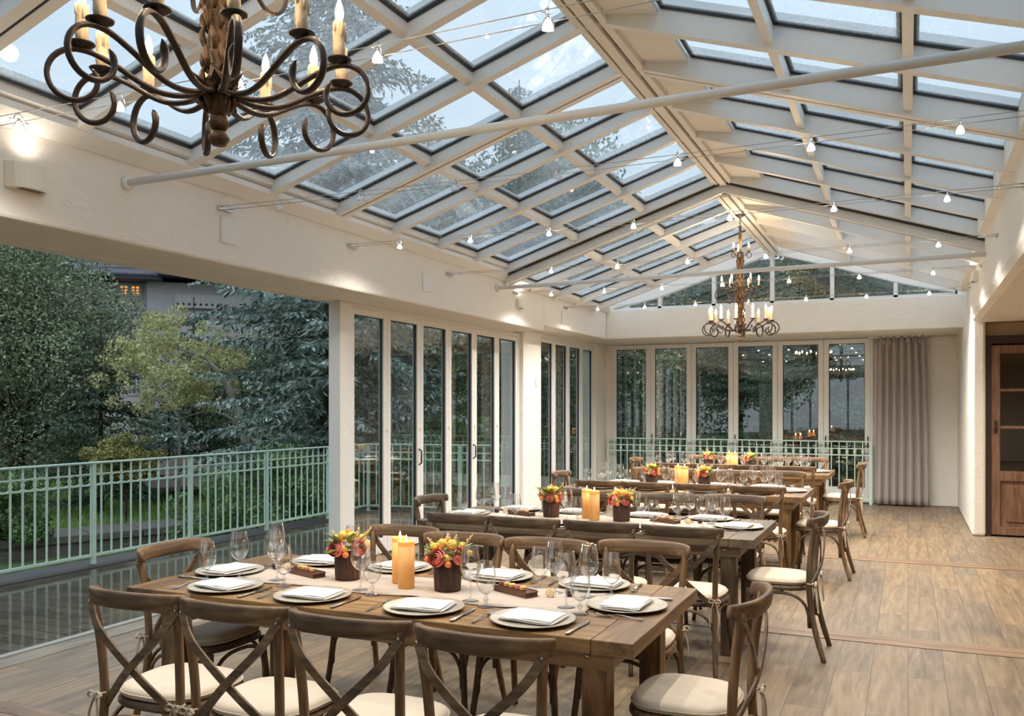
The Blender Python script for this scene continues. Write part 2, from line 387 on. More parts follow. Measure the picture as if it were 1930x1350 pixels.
M['trimw'] = simple('pale_house_trim', lin(184, 178, 178), 0.7)
M['brownroof'] = simple('brown_pavilion_roof', lin(122, 104, 96), 0.85, noise=0.1)
M['dwall'] = simple('tan_room_wall', lin(206, 180, 148), 0.85, noise=0.03)
M['darkpost'] = simple('dark_stained_post', lin(44, 38, 40), 0.7)

# ---------------------------------------------------------------- mesh helpers
class MB:
    def __init__(s): s.v = []; s.f = []; s.m = []; s.s = []
    def add(s, vs, fs, mi=0, smooth=False):
        o = len(s.v); s.v += [tuple(p) for p in vs]
        s.f += [tuple(i + o for i in f) for f in fs]
        s.m += [mi] * len(fs); s.s += [smooth] * len(fs)
        return s
    def box(s, x0, x1, y0, y1, z0, z1, mi=0, mtx=None):
        vs = [(x0, y0, z0), (x1, y0, z0), (x1, y1, z0), (x0, y1, z0), (x0, y0, z1), (x1, y0, z1), (x1, y1, z1), (x0, y1, z1)]
        if mtx: vs = [mtx @ Vector(p) for p in vs]
        return s.add(vs, [(0, 3, 2, 1), (4, 5, 6, 7), (0, 1, 5, 4), (1, 2, 6, 5), (2, 3, 7, 6), (3, 0, 4, 7)], mi)
    def prism(s, poly, axis, a, b, mi=0):
        # poly: 2-D points; extruded along axis from a to b
        def P(p, t):
            return {'X': (t, p[0], p[1]), 'Y': (p[0], t, p[1]), 'Z': (p[0], p[1], t)}[axis]
        n = len(poly)
        vs = [P(p, a) for p in poly] + [P(p, b) for p in poly]
        fs = [tuple(range(n)), tuple(range(2 * n - 1, n - 1, -1))] + [(i, i + n, (i + 1) % n + n, (i + 1) % n) for i in range(n)]
        return s.add(vs, fs, mi)
    def tube(s, pts, r, n=8, mi=0, cap=True, smooth=True, flat=None, ref=None):
        # r: number or list; flat=(w,h) half sizes gives a strip section (w along side vector)
        pts = [Vector(p) for p in pts]; k = len(pts)
        rs = r if isinstance(r, (list, tuple)) else [r] * k
        vs = []; side = None
        for i, p in enumerate(pts):
            t = (pts[min(i + 1, k - 1)] - pts[max(i - 1, 0)])
            t = t.normalized() if t.length > 1e-9 else Vector((0, 0, 1))
            if side is None:
                h = Vector(ref) if ref else (Vector((0, 0, 1)) if abs(t.z) < 0.9 else Vector((1, 0, 0)))
                side = t.cross(h).normalized()
            else:
                side = (side - t * side.dot(t))
                side = side.normalized() if side.length > 1e-6 else t.orthogonal().normalized()
            up = side.cross(t).normalized()
            for j in range(n):
                a = 2 * PI * j / n
                if flat:
                    q = (math.cos(a + PI / n), math.sin(a + PI / n)); kk = 1 / max(abs(q[0]), abs(q[1])) if n == 4 else 1
                    vs.append(p + side * (q[0] * kk * flat[0] * rs[i]) + up * (q[1] * kk * flat[1] * rs[i]))
                else:
                    vs.append(p + (side * math.cos(a) + up * math.sin(a)) * rs[i])
        fs = []
        for i in range(k - 1):
            for j in range(n):
                a = i * n + j; b = i * n + (j + 1) % n
                fs.append((a, b, b + n, a + n))
        if cap:
            fs.append(tuple(range(n - 1, -1, -1))); fs.append(tuple(range((k - 1) * n, k * n)))
        return s.add(vs, fs, mi, smooth)
    def lathe(s, prof, n=24, mi=0, c=(0, 0, 0), smooth=True, mtx=None):
        vs = []; fs = []; k = len(prof)
        for (r, z) in prof:
            for j in range(n):
                a = 2 * PI * j / n
                p = Vector((c[0] + r * math.cos(a), c[1] + r * math.sin(a), c[2] + z))
                vs.append(mtx @ p if mtx else p)
        for i in range(k - 1):
            for j in range(n):
                a = i * n + j; b = i * n + (j + 1) % n
                fs.append((a, b, b + n, a + n))
        if prof[0][0] > 1e-5: fs.append(tuple(range(n - 1, -1, -1)))
        if prof[-1][0] > 1e-5: fs.append(tuple(range((k - 1) * n, k * n)))
        return s.add(vs, fs, mi, smooth)
    def shell(s, prof, n=24, mi=0, c=(0, 0, 0)):
        vs = []; fs = []; k = len(prof)
        for (r, z) in prof:
            for j in range(n):
                a = 2 * PI * j / n; vs.append((c[0] + r * math.cos(a), c[1] + r * math.sin(a), c[2] + z))
        for i in range(k - 1):
            for j in range(n):
                a = i * n + j; b = i * n + (j + 1) % n; fs.append((a, b, b + n, a + n))
        return s.add(vs, fs, mi, True)
    def grid(s, fn, nu, nv, mi=0, smooth=True, closed_u=False):
        vs = [fn(i / nu, j / nv) for j in range(nv + 1) for i in range(nu + 1)]
        fs = []
        for j in range(nv):
            for i in range(nu):
                a = j * (nu + 1) + i; fs.append((a, a + 1, a + nu + 2, a + nu + 1))
        return s.add(vs, fs, mi, smooth)
    def build(s, name, mats, parent=None, bevel=0, loc=None):
        me = bpy.data.meshes.new(name)
        me.from_pydata(s.v, [], s.f)
        if not isinstance(mats, (list, tuple)): mats = [mats]
        for m in mats: me.materials.append(m)
        me.polygons.foreach_set('material_index', s.m)
        me.polygons.foreach_set('use_smooth', s.s)
        me.update()
        return link(name, me, parent, bevel, loc)

def link(name, me, parent=None, bevel=0, loc=None):
    o = bpy.data.objects.new(name, me); C.objects.link(o)
    if parent is not None: o.parent = parent
    if loc: o.location = loc
    if bevel:
        b = o.modifiers.new('bevel', 'BEVEL'); b.width = bevel; b.segments = 2; b.limit_method = 'ANGLE'; b.angle_limit = 0.8
    return o

def empty(name, loc=(0, 0, 0), rz=0):
    o = bpy.data.objects.new(name, None); C.objects.link(o)
    o.empty_display_size = 0.1; o.location = loc; o.rotation_euler = (0, 0, rz)
    return o

def tag(o, label=None, cat=None, group=None, kind=None):
    if label: o['label'] = label
    if cat: o['category'] = cat
    if group: o['group'] = group
    if kind: o['kind'] = kind
    return o

def dup(root, loc=None, rz=None, label=None, group=None):
    kids = list(root.children)
    r = root.copy(); C.objects.link(r)
    if loc is not None: r.location = loc
    if rz is not None: r.rotation_euler = (0, 0, rz)
    if label: r['label'] = label
    if group: r['group'] = group
    for ch in kids:
        c = ch.copy(); C.objects.link(c); c.parent = r
        for g in list(ch.children):
            d = g.copy(); C.objects.link(d); d.parent = c
    return r

def quad_mesh(name, quads, mat, smooth=False):
    # quads: array (N,4,3)
    q = np.asarray(quads, dtype=np.float32).reshape(-1, 4, 3); n = len(q)
    me = bpy.data.meshes.new(name)
    me.vertices.add(n * 4); me.vertices.foreach_set('co', q.reshape(-1))
    me.loops.add(n * 4); me.loops.foreach_set('vertex_index', np.arange(n * 4, dtype=np.int32))
    me.polygons.add(n)
    me.polygons.foreach_set('loop_start', np.arange(0, n * 4, 4, dtype=np.int32))
    me.materials.append(mat); me.update(calc_edges=True); me.validate()
    return me

def pixpt(u, v, t):
    # a point at forward distance t metres seen at photo pixel (u, v) (used once to lay out the world)
    a = (u - CX) / F_PX; b = (HORIZON - v) / F_PX
    s, c = math.sin(TH), math.cos(TH)
    return (t * (-s + c * a), t * (c + s * a), EYE + t * b)

# ================================================================ SETTING
XW = -4.61      # inner face of the upper left wall
XD = -5.18      # plane of the folding doors on the left
XR = 0.72       # inner face of the right wall
YB = 15.6       # plane of the back doors
YG = 14.1       # inner face of the back beam
YF = -5.0       # end of the room behind the camera
H_SOF = 2.643
X_FAR = 5.2     # far side of the adjoining room

def struct(mb, name, mat, bevel=0, parent=None):
    o = mb.build(name, mat, parent, bevel)
    if parent is None: o['kind'] = 'structure'
    return o

fl = MB(); fl.box(XD - 0.08, X_FAR, YF, YB + 0.1, -0.12, 0.0)
struct(fl, 'floor', M['floor'])
for i, y in enumerate((2.95, 6.36, 9.76)):
    t = MB()
    t.box(XD + 0.2, X_FAR - 0.01, y, y + 0.115, 0.0, 0.004); t.box(XD + 0.2, X_FAR - 0.01, y + 0.12, y + 0.235, 0.0, 0.004)
    struct(t, 'trim_%d' % (i + 1), M['strip'])
t = MB(); t.box(XD + 0.005, XD + 0.19, YF, 7.25, 0.0, 0.004)
struct(t, 'trim_4', M['edgeboard'])
t = MB(); t.box(XD - 0.06, XD, YF, 7.25, 0.0, 0.012)
struct(t, 'trim_5', M['threshold'])

# left wall: deep beam over the doors, one pillar, the corner pier
w = MB()
w.box(-5.42, XW, YF, 11.35, H_SOF, 3.2)
w.box(-5.42, XW, 11.35, YB + 0.12, 2.72, 3.2)
w.box(-5.42, XD + 0.12, 11.66, 12.35, 0.0, 2.72)
w.box(-5.42, XD + 0.1, 14.93, YB + 0.12, 0.0, 2.72)
w.box(XW - 0.12, XW - 0.03, YF, YB, 3.2, 3.5)
struct(w, 'wall_left', M['plaster'], 0.02)
t = MB()
t.prism([(XW - 0.1, 3.14), (XW + 0.02, 3.16), (XW + 0.10, 3.235), (XW + 0.10, 3.275), (XW - 0.1, 3.30)], 'Y', YF, YG)
struct(t, 'trim_6', M['white'])
# back wall: beam and side piers
w = MB()
w.box(XW, XR + 0.2, YG, YB + 0.12, 2.72, 3.2)
w.box(-5.2, -4.99, YB - 0.05, YB + 0.12, 0.0, 2.72)
w.box(-0.54, XR + 0.2, YB - 0.02, YB + 0.12, 0.0, 2.72)
struct(w, 'wall_back', M['plaster'], 0.015)
# right wall: full height pier at the back, beam over the opening to the adjoining room
w = MB()
w.box(XR, 0.87, 12.2, YB + 0.1, 0.0, 3.56)
struct(w, 'wall_right', M['plaster'], 0.03)
w = MB()
w.box(0.70, 1.35, YF, 12.25, 2.62, 3.56)
struct(w, 'wall_right_beam', M['plaster'], 0.09)
# adjoining room
w = MB()
w.box(X_FAR, X_FAR + 0.1, YF, 12.5, 0, 2.75)
w.box(2.42, X_FAR, 12.36, 12.5, 0, 2.75)
w.box(0.87, 2.42, 12.36, 12.5, 2.42, 2.75)
struct(w, 'wall_far_right', M['dwall'])
w = MB(); w.box(1.3, X_FAR, YF, 12.5, 2.75, 2.85)
struct(w, 'ceiling_adjoining', M['dwall'])
t = MB()
t.box(1.33, 1.43, YF, 12.36, 2.66, 2.75); t.box(1.40, 1.50, YF, 12.36, 2.70, 2.75)
t.box(0.87, X_FAR, 12.26, 12.36, 2.62, 2.75); t.box(0.87, X_FAR, 12.2, 12.3, 2.69, 2.75)
struct(t, 'trim_7', M['doorframe'], 0.01)
w = MB(); w.box(-5.42, -4.9, YF - 0.12, YF, 0, 3.2); w.box(-4.9, 0.7, YF - 0.12, YF, 2.72, 3.2); w.box(0.7, X_FAR + 0.1, YF - 0.12, YF, 0, 3.4)  # unseen end wall; its wide openings are added to let in more skylight
for k in range(9): w.box(-4.9 + 0.69 * k, -4.82 + 0.69 * k, YF - 0.08, YF - 0.02, 0, 2.72)
struct(w, 'wall_front', M['plaster'])

# ---------------- glazed roof
XE, ZE, XRG, ZR = -4.54, 3.235, -1.88, 4.105
SL = (ZR - ZE) / (XRG - XE)
XER = 0.70
def zroof(x, dz=0.0):
    return (ZE + SL * (x - XE) if x <= XRG else ZR - SL * (x - XRG)) + dz
roof = empty('ceiling'); tag(roof, kind='structure')
RAFT = [2.90 - 0.88 * k for k in range(1, 9)][::-1] + [2.90, 3.76, 4.64, 5.51, 6.40, 7.27, 8.15, 9.03, 9.90]
RAFT2 = [10.06, 10.80, 11.66, 12.53, 13.40]
GR = (2.90, 6.40)
HD = 0.15
HDS = {-1: 0.125, 1: 0.18}
def rafter(yc, wdt, dz, side, name='rafter', groove=False):
    mb = MB(); HD = HDS[side]
    segs = [(yc - wdt / 2, yc + wdt / 2)] if not groove else [(yc - wdt / 2, yc - 0.009), (yc + 0.009, yc + wdt / 2)]
    for a, b in segs:
        if side < 0: poly = [(XE - 0.02, zroof(XE - 0.02, dz)), (XRG, zroof(XRG, dz)), (XRG, zroof(XRG, dz) + HD + 0.05), (XE - 0.02, zroof(XE - 0.02, dz) + HD + 0.05)]
        else: poly = [(XRG, zroof(XRG, dz)), (XER, zroof(XER, dz)), (XER, zroof(XER, dz) + HD + 0.05), (XRG, zroof(XRG, dz) + HD + 0.05)]
        mb.prism(poly, 'Y', a, b)
    if groove:
        poly = [(x, z + 0.006) if i < 2 else (x, z - 0.02) for i, (x, z) in enumerate(poly)]
        mb.prism(poly, 'Y', yc - 0.009, yc + 0.009, 1)
    return mb.build(name, [M['white'], M['gasket']], roof)
def purlin(x, y0, y1, dz):
    mb = MB(); HD = HDS[-1 if x < XRG else 1]; wd = 0.055; d0 = 0.03
    za = zroof(x - wd / 2, dz); zb = zroof(x + wd / 2, dz)
    mb.prism([(x - wd / 2, za + d0), (x + wd / 2, zb + d0), (x + wd / 2, zb + HD + 0.03), (x - wd / 2, za + HD + 0.03)], 'Y', y0, y1)
    return mb.build('purlin', M['white'], roof)
def pane(x0, x1, y0, y1, dz):
    # one sheet of glass with its black gasket and white glazing bead
    HD = HDS[-1 if x0 < XRG else 1]
    z0, z1 = zroof(x0, dz) + HD - 0.02, zroof(x1, dz) + HD - 0.02
    if x0 < XRG < x1: return
    mb = MB()
    mb.add([(x0, y0, z0), (x1, y0, z1), (x1, y1, z1), (x0, y1, z0)], [(0, 1, 2, 3)], 0)
    g = 0.013
    def zz(x): return zroof(x, dz) + HD - 0.02
    for (a, b, c, d) in ((x0, x1, y0, y0 + g), (x0, x1, y1 - g, y1), (x0, x0 + g, y0, y1), (x1 - g, x1, y0, y1)):
        mb.add([(a, c, zz(a) - 0.012), (b, c, zz(b) - 0.012), (b, d, zz(b) - 0.012), (a, d, zz(a) - 0.012), (a, c, zz(a) + 0.01), (b, c, zz(b) + 0.01), (b, d, zz(b) + 0.01), (a, d, zz(a) + 0.01)],
               [(0, 3, 2, 1), (4, 5, 6, 7), (0, 1, 5, 4), (1, 2, 6, 5), (2, 3, 7, 6), (3, 0, 4, 7)], 1)
    g2 = 0.03
    for (a, b, c, d) in ((x0, x1, y0, y0 + g2), (x0, x1, y1 - g2 , y1), (x0, x0 + g2, y0, y1), (x1 - g2, x1, y0, y1)):
        mb.add([(a, c, zz(a) + 0.012), (b, c, zz(b) + 0.012), (b, d, zz(b) + 0.012), (a, d, zz(a) + 0.012)], [(0, 1, 2, 3)], 2)
    return mb.build('glass_pane', [M['roofglass'], M['gasket'], M['white']], roof)
def roof_section(ys, dz, grooves=()):
    for side in (-1, 1):
        for y in ys:
            g = y in grooves
            rafter(y, 0.15 if g else 0.075, dz, side, groove=g)
        for a, b in zip(ys[:-1], ys[1:]):
            if b < -1.0: pass
            ya = a + (0.075 if a in grooves else 0.0375); yb = b - (0.075 if b in grooves else 0.0375)
            if side < 0:
                xs = [XE + 0.06, -3.60, -2.79, XRG - 0.06]
            else:
                xs = [-1.43, -0.765, 0.0, XER]
                ip = MB()
                ip.prism([(XRG + 0.05, zroof(XRG + 0.05, dz) + 0.05), (-1.45, zroof(-1.45, dz) + 0.11), (-1.45, zroof(-1.45, dz) + 0.21), (XRG + 0.05, zroof(XRG + 0.05, dz) + 0.18)], 'Y', ya, yb)
                ip.build('ridge_infill_panel', M['plaster'], roof)
            for x in xs[1:3]: purlin(x, ya, yb, dz)
            if side < 0: 
                ev = MB(); x = XE + 0.02
                ev.prism([(XE - 0.06, zroof(XE, dz) + 0.02), (XE + 0.05, zroof(XE + 0.05, dz) + 0.05), (XE + 0.05, zroof(XE + .05, dz) + HD + .03), (XE - 0.06, zroof(XE, dz) + HD + 0.03)], 'Y', ya, yb)
                ev.build('eave_beam', M['white'], roof)
            if side > 0:
                ev = MB()
                ev.prism([(XER - 0.07, zroof(XER - 0.07, dz) + 0.004), (XER + 0.03, zroof(XER + 0.03, dz) + 0.004), (XER + 0.03, zroof(XER, dz) + 0.2), (XER - 0.07, zroof(XER - 0.07, dz) + 0.2)], 'Y', ya, yb)
                ev.build('eave_beam', M['plaster'], roof)
            for i in range(3):
                g0 = 0.0275
                if side < 0: pane(xs[i] + (0 if i == 0 else g0), xs[i + 1] - (0 if i == 2 else g0), ya, yb, dz)
                else: pane(xs[i] + (0 if i == 0 else g0), xs[i + 1] - (0 if i == 2 else g0), ya, yb, dz)
roof_section(RAFT, 0.0, GR)
roof_section(RAFT2, -0.115)
for (y0, y1, dz) in ((RAFT[0], 9.95, 0.0), (10.02, 14.1, -0.115)):
    rb = MB()
    z = ZR + dz
    rb.prism([(XRG - 0.12, z - 0.02), (XRG - 0.075, z - 0.035), (XRG - 0.06, z - 0.035), (XRG - 0.06, z + 0.12), (XRG - 0.12, z + 0.12)], 'Y', y0, y1)
    rb.prism([(XRG - 0.035, z - 0.045), (XRG + 0.035, z - 0.045), (XRG + 0.035, z + 0.14), (XRG - 0.035, z + 0.14)], 'Y', y0, y1)
    rb.prism([(XRG + 0.06, z - 0.035), (XRG + 0.10, z - 0.02), (XRG + 0.10, z + 0.12), (XRG + 0.06, z + 0.12)], 'Y', y0, y1)
    rb.prism([(XRG - 0.06, z - 0.01), (XRG + 0.06, z - 0.01), (XRG + 0.06, z + 0.05), (XRG - 0.06, z + 0.05)], 'Y', y0, y1, 1)
    rb.build('ridge_beam', [M['plaster'], M['slot']], roof)
# dark joint and fascia at the step between the two roof sections
for side in (-1, 1):
    f = MB()
    xa, xb = (XE - 0.02, XRG) if side < 0 else (XRG, XER)
    f.prism([(xa, zroof(xa) - 0.022), (xb, zroof(xb) - 0.022), (xb, zroof(xb) + 0.16), (xa, zroof(xa) + 0.16)], 'Y', 9.93, 9.965, 1)
    f.prism([(xa, zroof(xa) - 0.115), (xb, zroof(xb) - 0.115), (xb, zroof(xb) + 0.2), (xa, zroof(xa) + 0.2)], 'Y', 9.965, 10.10, 0)
    f.build('step_fascia', [M['white'], M['gasket']], roof)

# ---------------- gable glazing over the back beam
gx = [-4.5, -3.71, -2.829, -1.927, -1.048, -0.164, 0.62]
gdz = -0.115
gy = 14.18
for i in range(6):
    a, b = gx[i], gx[i + 1]
    wr = empty('window_%d' % (i + 1)); tag(wr, kind='structure')
    za, zb = zroof(a, gdz) + 0.01, zroof(b, gdz) + 0.01
    za, zb = max(za, 3.24), max(zb, 3.24)
    mb = MB(); s = 0.025
    mb.prism([(a + s, 3.23), (b - s, 3.23), (b - s, zb), (a + s, za)], 'Y', gy + 0.02, gy + 0.03)
    mb.build('pane', M['doorglass'], wr)
    mb = MB()
    mb.box(a, b, gy - 0.03, gy + 0.08, 3.2, 3.235)
    if i > 0: mb.box(a - 0.028, a + 0.028, gy - 0.03, gy + 0.08, 3.2, za + 0.05)
    mb.prism([(a, za - 0.01), (b, zb - 0.01), (b, zb + 0.17), (a, za + 0.17)], 'Y', gy - 0.05, gy + 0.1)
    mb.build('window_frame', M['white'], wr)

# ---------------- folding glass doors
DN = [0]
def door_leaf(p0, p1, z0, z1, stile=(0.075, 0.075), rail=(0.09, 0.2), handle=None, thick=0.05, hcol='black', name=None):
    # leaf from p0 to p1 (x, y); local x runs along the leaf, local -y faces the room
    DN[0] += 1
    p0, p1 = Vector(p0), Vector(p1)
    L_ = (p1 - p0).length
    ang = math.atan2(p1.y - p0.y, p1.x - p0.x)
    r = empty(name or 'door_%d' % DN[0], (p0.x, p0.y, 0), ang); tag(r, kind='structure')
    f = MB()
    f.box(0.002, stile[0], -thick, thick * 0.3, z0, z1); f.box(L_ - stile[1], L_ - 0.002, -thick, thick * 0.3, z0, z1)
    f.box(stile[0], L_ - stile[1], -thick, thick * 0.3, z1 - rail[0], z1); f.box(stile[0], L_ - stile[1], -thick, thick * 0.3, z0, z0 + rail[1])
    f.build('door_frame', M['white'], r, 0.004)
    g = MB(); g.box(stile[0] - 0.005, L_ - stile[1] + 0.005, -0.015, -0.005, z0 + rail[1] - 0.005, z1 - rail[0] + 0.005)
    g.build('glass', M['doorglass'], r)
    k = MB()
    for a, b, c, d in ((stile[0], stile[0] + 0.008, z0 + rail[1], z1 - rail[0]), (L_ - stile[1] - 0.008, L_ - stile[1], z0 + rail[1], z1 - rail[0])):
        k.box(a, b, -0.03, 0.0, c, d)
    k.box(stile[0], L_ - stile[1], -0.03, 0.0, z1 - rail[0] - 0.008, z1 - rail[0])
    k.build('gasket', M['gasket'], r)
    if handle is not None:
        hx = 0.037 if handle < 0 else L_ - 0.037
        h = MB(); h.tube([(hx, -thick, 0.92), (hx, -thick - 0.035, 0.94), (hx, -thick - 0.035, 1.08), (hx, -thick, 1.10)], 0.009, 8)
        h.build('handle', M[hcol], r)
    b = MB()
    for zz in (1.32,):
        b.box(-0.02, 0.02, -thick - 0.012, -thick, zz, zz + 0.025)
    b.build('hinge', M['offwhite'], r)
    return r
# left bank: six leaves between Y=7.42 and 11.64; the opening before them is fully open
ys = [7.44, 8.13, 8.84, 9.53, 10.23, 10.92, 11.62]
for i in range(6):
    door_leaf((XD, ys[i]), (XD, ys[i + 1]), 0.02, 2.60, (0.07, 0.07), (0.07, 0.16), handle={1: 1, 3: 1}.get(i - 0, None) if i in (1, 3) else None)
f = MB()
f.box(XD - 0.08, XD + 0.06, 7.25, 7.44, 0.0, H_SOF)
f.box(XD - 0.08, XD + 0.06, 11.62, 11.66, 0.0, H_SOF)
f.box(XD - 0.08, XD + 0.06, 7.44, 11.62, 2.60, H_SOF)
struct(f, 'trim_8', M['white'], 0.004)
# the head track over the open part
f = MB(); f.box(XD - 0.1, XD - 0.02, YF, 7.25, H_SOF - 0.012, H_SOF + 0.01)
struct(f, 'trim_9', M['plaster'])
# second left bank: four leaves
ys = [12.36, 13.0, 13.64, 14.28, 14.92]
for i in range(4):
    door_leaf((XD + 0.02, ys[i]), (XD + 0.02, ys[i + 1]), 0.02, 2.66, (0.07, 0.07), (0.08, 0.2))
f = MB(); f.box(XD - 0.06, XD + 0.08, 12.35, 14.93, 2.66, 2.72)
struct(f, 'trim_10', M['white'])
# back bank: six leaves
bx = [-4.97, -4.245, -3.505, -2.77, -2.025, -1.285, -0.56]
for i in range(6):
    door_leaf((bx[i], YB), (bx[i + 1], YB), 0.02, 2.72 if i < 0 else 2.71, (0.085, 0.085), (0.075, 0.24), handle={1: -1, 3: -1, 5: -1}.get(i))
hh = MB(); hh.tube([(0.69, -0.05, 0.92), (0.69, -0.085, 0.94), (0.69, -0.085, 1.08), (0.69, -0.05, 1.10)], 0.009, 8)
hh.build('handle', M['black'], bpy.data.objects['door_16'])
f = MB(); f.box(-0.56, -0.52, YB - 0.05, YB + 0.02, 0, 2.72); f.box(-5.0, -4.97, YB - 0.05, YB + 0.02, 0, 2.72)
struct(f, 'trim_11', M['white'])

# cherry-wood glazed door at the right
r = empty('door_17', (0.93, 12.30, 0)); tag(r, kind='structure')
f = MB()
f.box(0.0, 0.10, -0.04, 0.02, 0.02, 2.34); f.box(1.35, 1.45, -0.04, 0.02, 0.02, 2.34)
f.box(0.10, 1.35, -0.04, 0.02, 2.24, 2.34); f.box(0.10, 1.35, -0.04, 0.02, 0.02, 0.12); f.box(0.10, 1.35, -0.04, 0.02, 0.68, 0.80)
for z in (1.335, 1.79): f.box(0.10, 1.35, -0.032, 0.012, z - 0.017, z + 0.017)
f.box(0.70, 0.74, -0.03, 0.01, 0.8, 2.24)
f.build('door_frame', M['doorwood'], r, 0.006)
p = MB(); p.box(0.09, 1.36, -0.005, 0.005, 0.11, 0.70); p.box(0.16, 1.29, -0.022, 0.0, 0.18, 0.63)
p.build('door_panel', M['doorwood'], r, 0.012)
g = MB(); g.box(0.1, 1.35, -0.006, 0.0, 0.80, 2.24); g.build('glass', M['doorglass'], r)
h = MB(); h.box(0.035, 0.065, -0.055, -0.04, 1.26, 1.42); h.tube([(0.05, -0.055, 1.3), (0.05, -0.09, 1.32), (0.05, -0.09, 1.36), (0.05, -0.055, 1.38)], 0.007, 8)
h.build('handle', M['iron'], r)
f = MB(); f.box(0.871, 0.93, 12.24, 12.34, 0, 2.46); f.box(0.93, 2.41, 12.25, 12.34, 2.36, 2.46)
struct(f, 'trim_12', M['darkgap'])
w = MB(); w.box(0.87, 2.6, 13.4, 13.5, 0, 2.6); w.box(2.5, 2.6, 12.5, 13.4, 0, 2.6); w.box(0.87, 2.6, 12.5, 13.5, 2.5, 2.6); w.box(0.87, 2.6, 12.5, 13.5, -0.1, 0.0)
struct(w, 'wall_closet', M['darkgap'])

# ---------------- tie rods
for i, (y, z) in enumerate(((4.175, 3.03), (9.80, 3.045))):
    t = MB(); t.tube([(XW - 0.02, y, z), (0.72, y, z + 0.04)], 0.024, 12)
    t.lathe([(0.0, 0), (0.045, 0), (0.045, 0.02), (0.03, 0.03)], 12, 0, (0, 0, 0), mtx=Matrix.Translation((XW, y, z)) @ Matrix.Rotation(PI / 2, 4, 'Y'))
    o = t.build('tie_rod', M['white'])
    tag(o, ['cream steel tie rod spanning the roof between the two chandeliers, nearer one', 'thin white steel tie rod just before the far chandelier'][i], 'tie rod', 'tie rods across the room')

# ---------------- wall fittings
def wall_box(loc, label, rz=0, s=1.0):
    r = empty('wall_sconce', loc, rz); tag(r, label, 'wall light', 'wall fittings on the plaster beam')
    b = MB()
    W, Hh, D = 0.125 * s, 0.075 * s, 0.10 * s
    prof = []
    n = 10
    bot = [(-W, 0)] + [(-W + 2 * W * i / n, D * math.sin(PI * i / n) ** 0.35 if 0 < i < n else 0) for i in range(1, n)] + [(W, 0)]
    top = [(x, y * 0.75) for x, y in bot]
    vs = [(y, x, -Hh) for x, y in bot] + [(y, x, Hh) for x, y in top]
    k = len(bot)
    fs = [tuple(range(k)), tuple(range(2 * k - 1, k - 1, -1))] + [(i, i + k, (i + 1) % k + k, (i + 1) % k) for i in range(k)]
    b.add(vs, fs); b.build('housing', M['offwhite'], r, 0.004)
    g = MB(); g.box(0.03, D * 0.75, -W * 0.55, W * 0.55, -Hh - 0.003, -Hh + 0.002); g.build('grille', M['slot'], r)
    ux = 0.08 * math.cos(rz)
    add_light('sconce_light', 'SPOT', (loc[0] + ux, loc[1], loc[2] + 0.10), P_SCONCE, (1.0, 0.86, 0.70), 0.05, None, angle=2.8).rotation_euler = (PI, 0, 0)
    return r
wall_box((XW + 0.002, 3.45, 2.89), 'cream wedge-shaped wall sconce high on the beam at the far left edge')
wall_box((XW + 0.002, 10.45, 2.92), 'small white wall sconce on the left beam near the back corner', 0, 0.75)
wall_box((0.70 - 0.002, 10.95, 3.02), 'white wall sconce on the right beam facing the tables', PI, 0.75)
for (y, lab) in ((5.11, 'flush white speaker panel on the left beam over the open doorway'), (8.06, 'flush pale speaker panel on the left beam above the folded glass doors'), (12.1, 'flush pale speaker panel on the left beam above the pillar')):
    r = empty('wall_speaker', (XW, y, 2.893)); tag(r, lab, 'speaker', 'flush speakers in the beam')
    b = MB(); b.box(0.0, 0.008, -0.085, 0.085, -0.10, 0.10); b.build('frame', M['offwhite'], r, 0.002)
    g = MB(); g.box(0.008, 0.011, -0.075, 0.075, -0.09, 0.09); g.build('grille', M['white'], r)
# light switch on the pillar
o = MB(); o.box(0, 0.012, -0.04, 0.04, -0.06, 0.06); s_ = o.build('light_switch', M['offwhite'], None, 0.003); s_.location = (XD + 0.12, 12.15, 1.95)
tag(s_, 'small white switch plate on the pillar between the folding door banks', 'switch')

# ---------------- curtain on the back wall
cu = empty('curtain', (-0.53, 15.42, 0)); tag(cu, 'floor-length grey pleated curtain hanging beside the back glass doors', 'curtain')
c = MB()
W0 = 0.80
def cfn(u, v):
    z = 2.715 * v + 0.02
    pl = 7.0
    amp = 0.045 * (1 - 0.55 * max(0, (v - 0.93) / 0.07)) 
    uu = u + 0.006 * math.sin(9 * u + 2.0 * v)
    x = 0.02 + (W0 * (1 - 0.10 * v ** 1.5) + 0.0) * uu + 0.035 * v * (1 if True else 0)
    ph = 2 * PI * pl * u + 0.5 * math.sin(5 * u) * (1 - v)
    y = amp * math.sin(ph) + 0.018 * math.sin(ph * 2.0 + 1 + v)
    x += 0.02 * math.cos(ph)
    return (x, y, z)
c.grid(cfn, 180, 24)
cc = c.build('cloth', M['curtain'], cu)
sd = cc.modifiers.new('solid', 'SOLIDIFY'); sd.thickness = 0.006
hd = MB()
for k in range(8):
    x = 0.08 + k * 0.09
    for q in (-0.012, 0, 0.012): hd.tube([(x + q, -0.03, 2.69), (x + q * 2.0, -0.055, 2.63), (x + q * 0.6, -0.045, 2.58)], [0.008, 0.011, 0.003], 6)
hd.build('pinch_pleats', M['curtain'], cu)
tr = MB(); tr.box(-0.05, W0 + 0.02, -0.02, 0.02, 2.70, 2.72); tr.build('track', M['white'], cu)

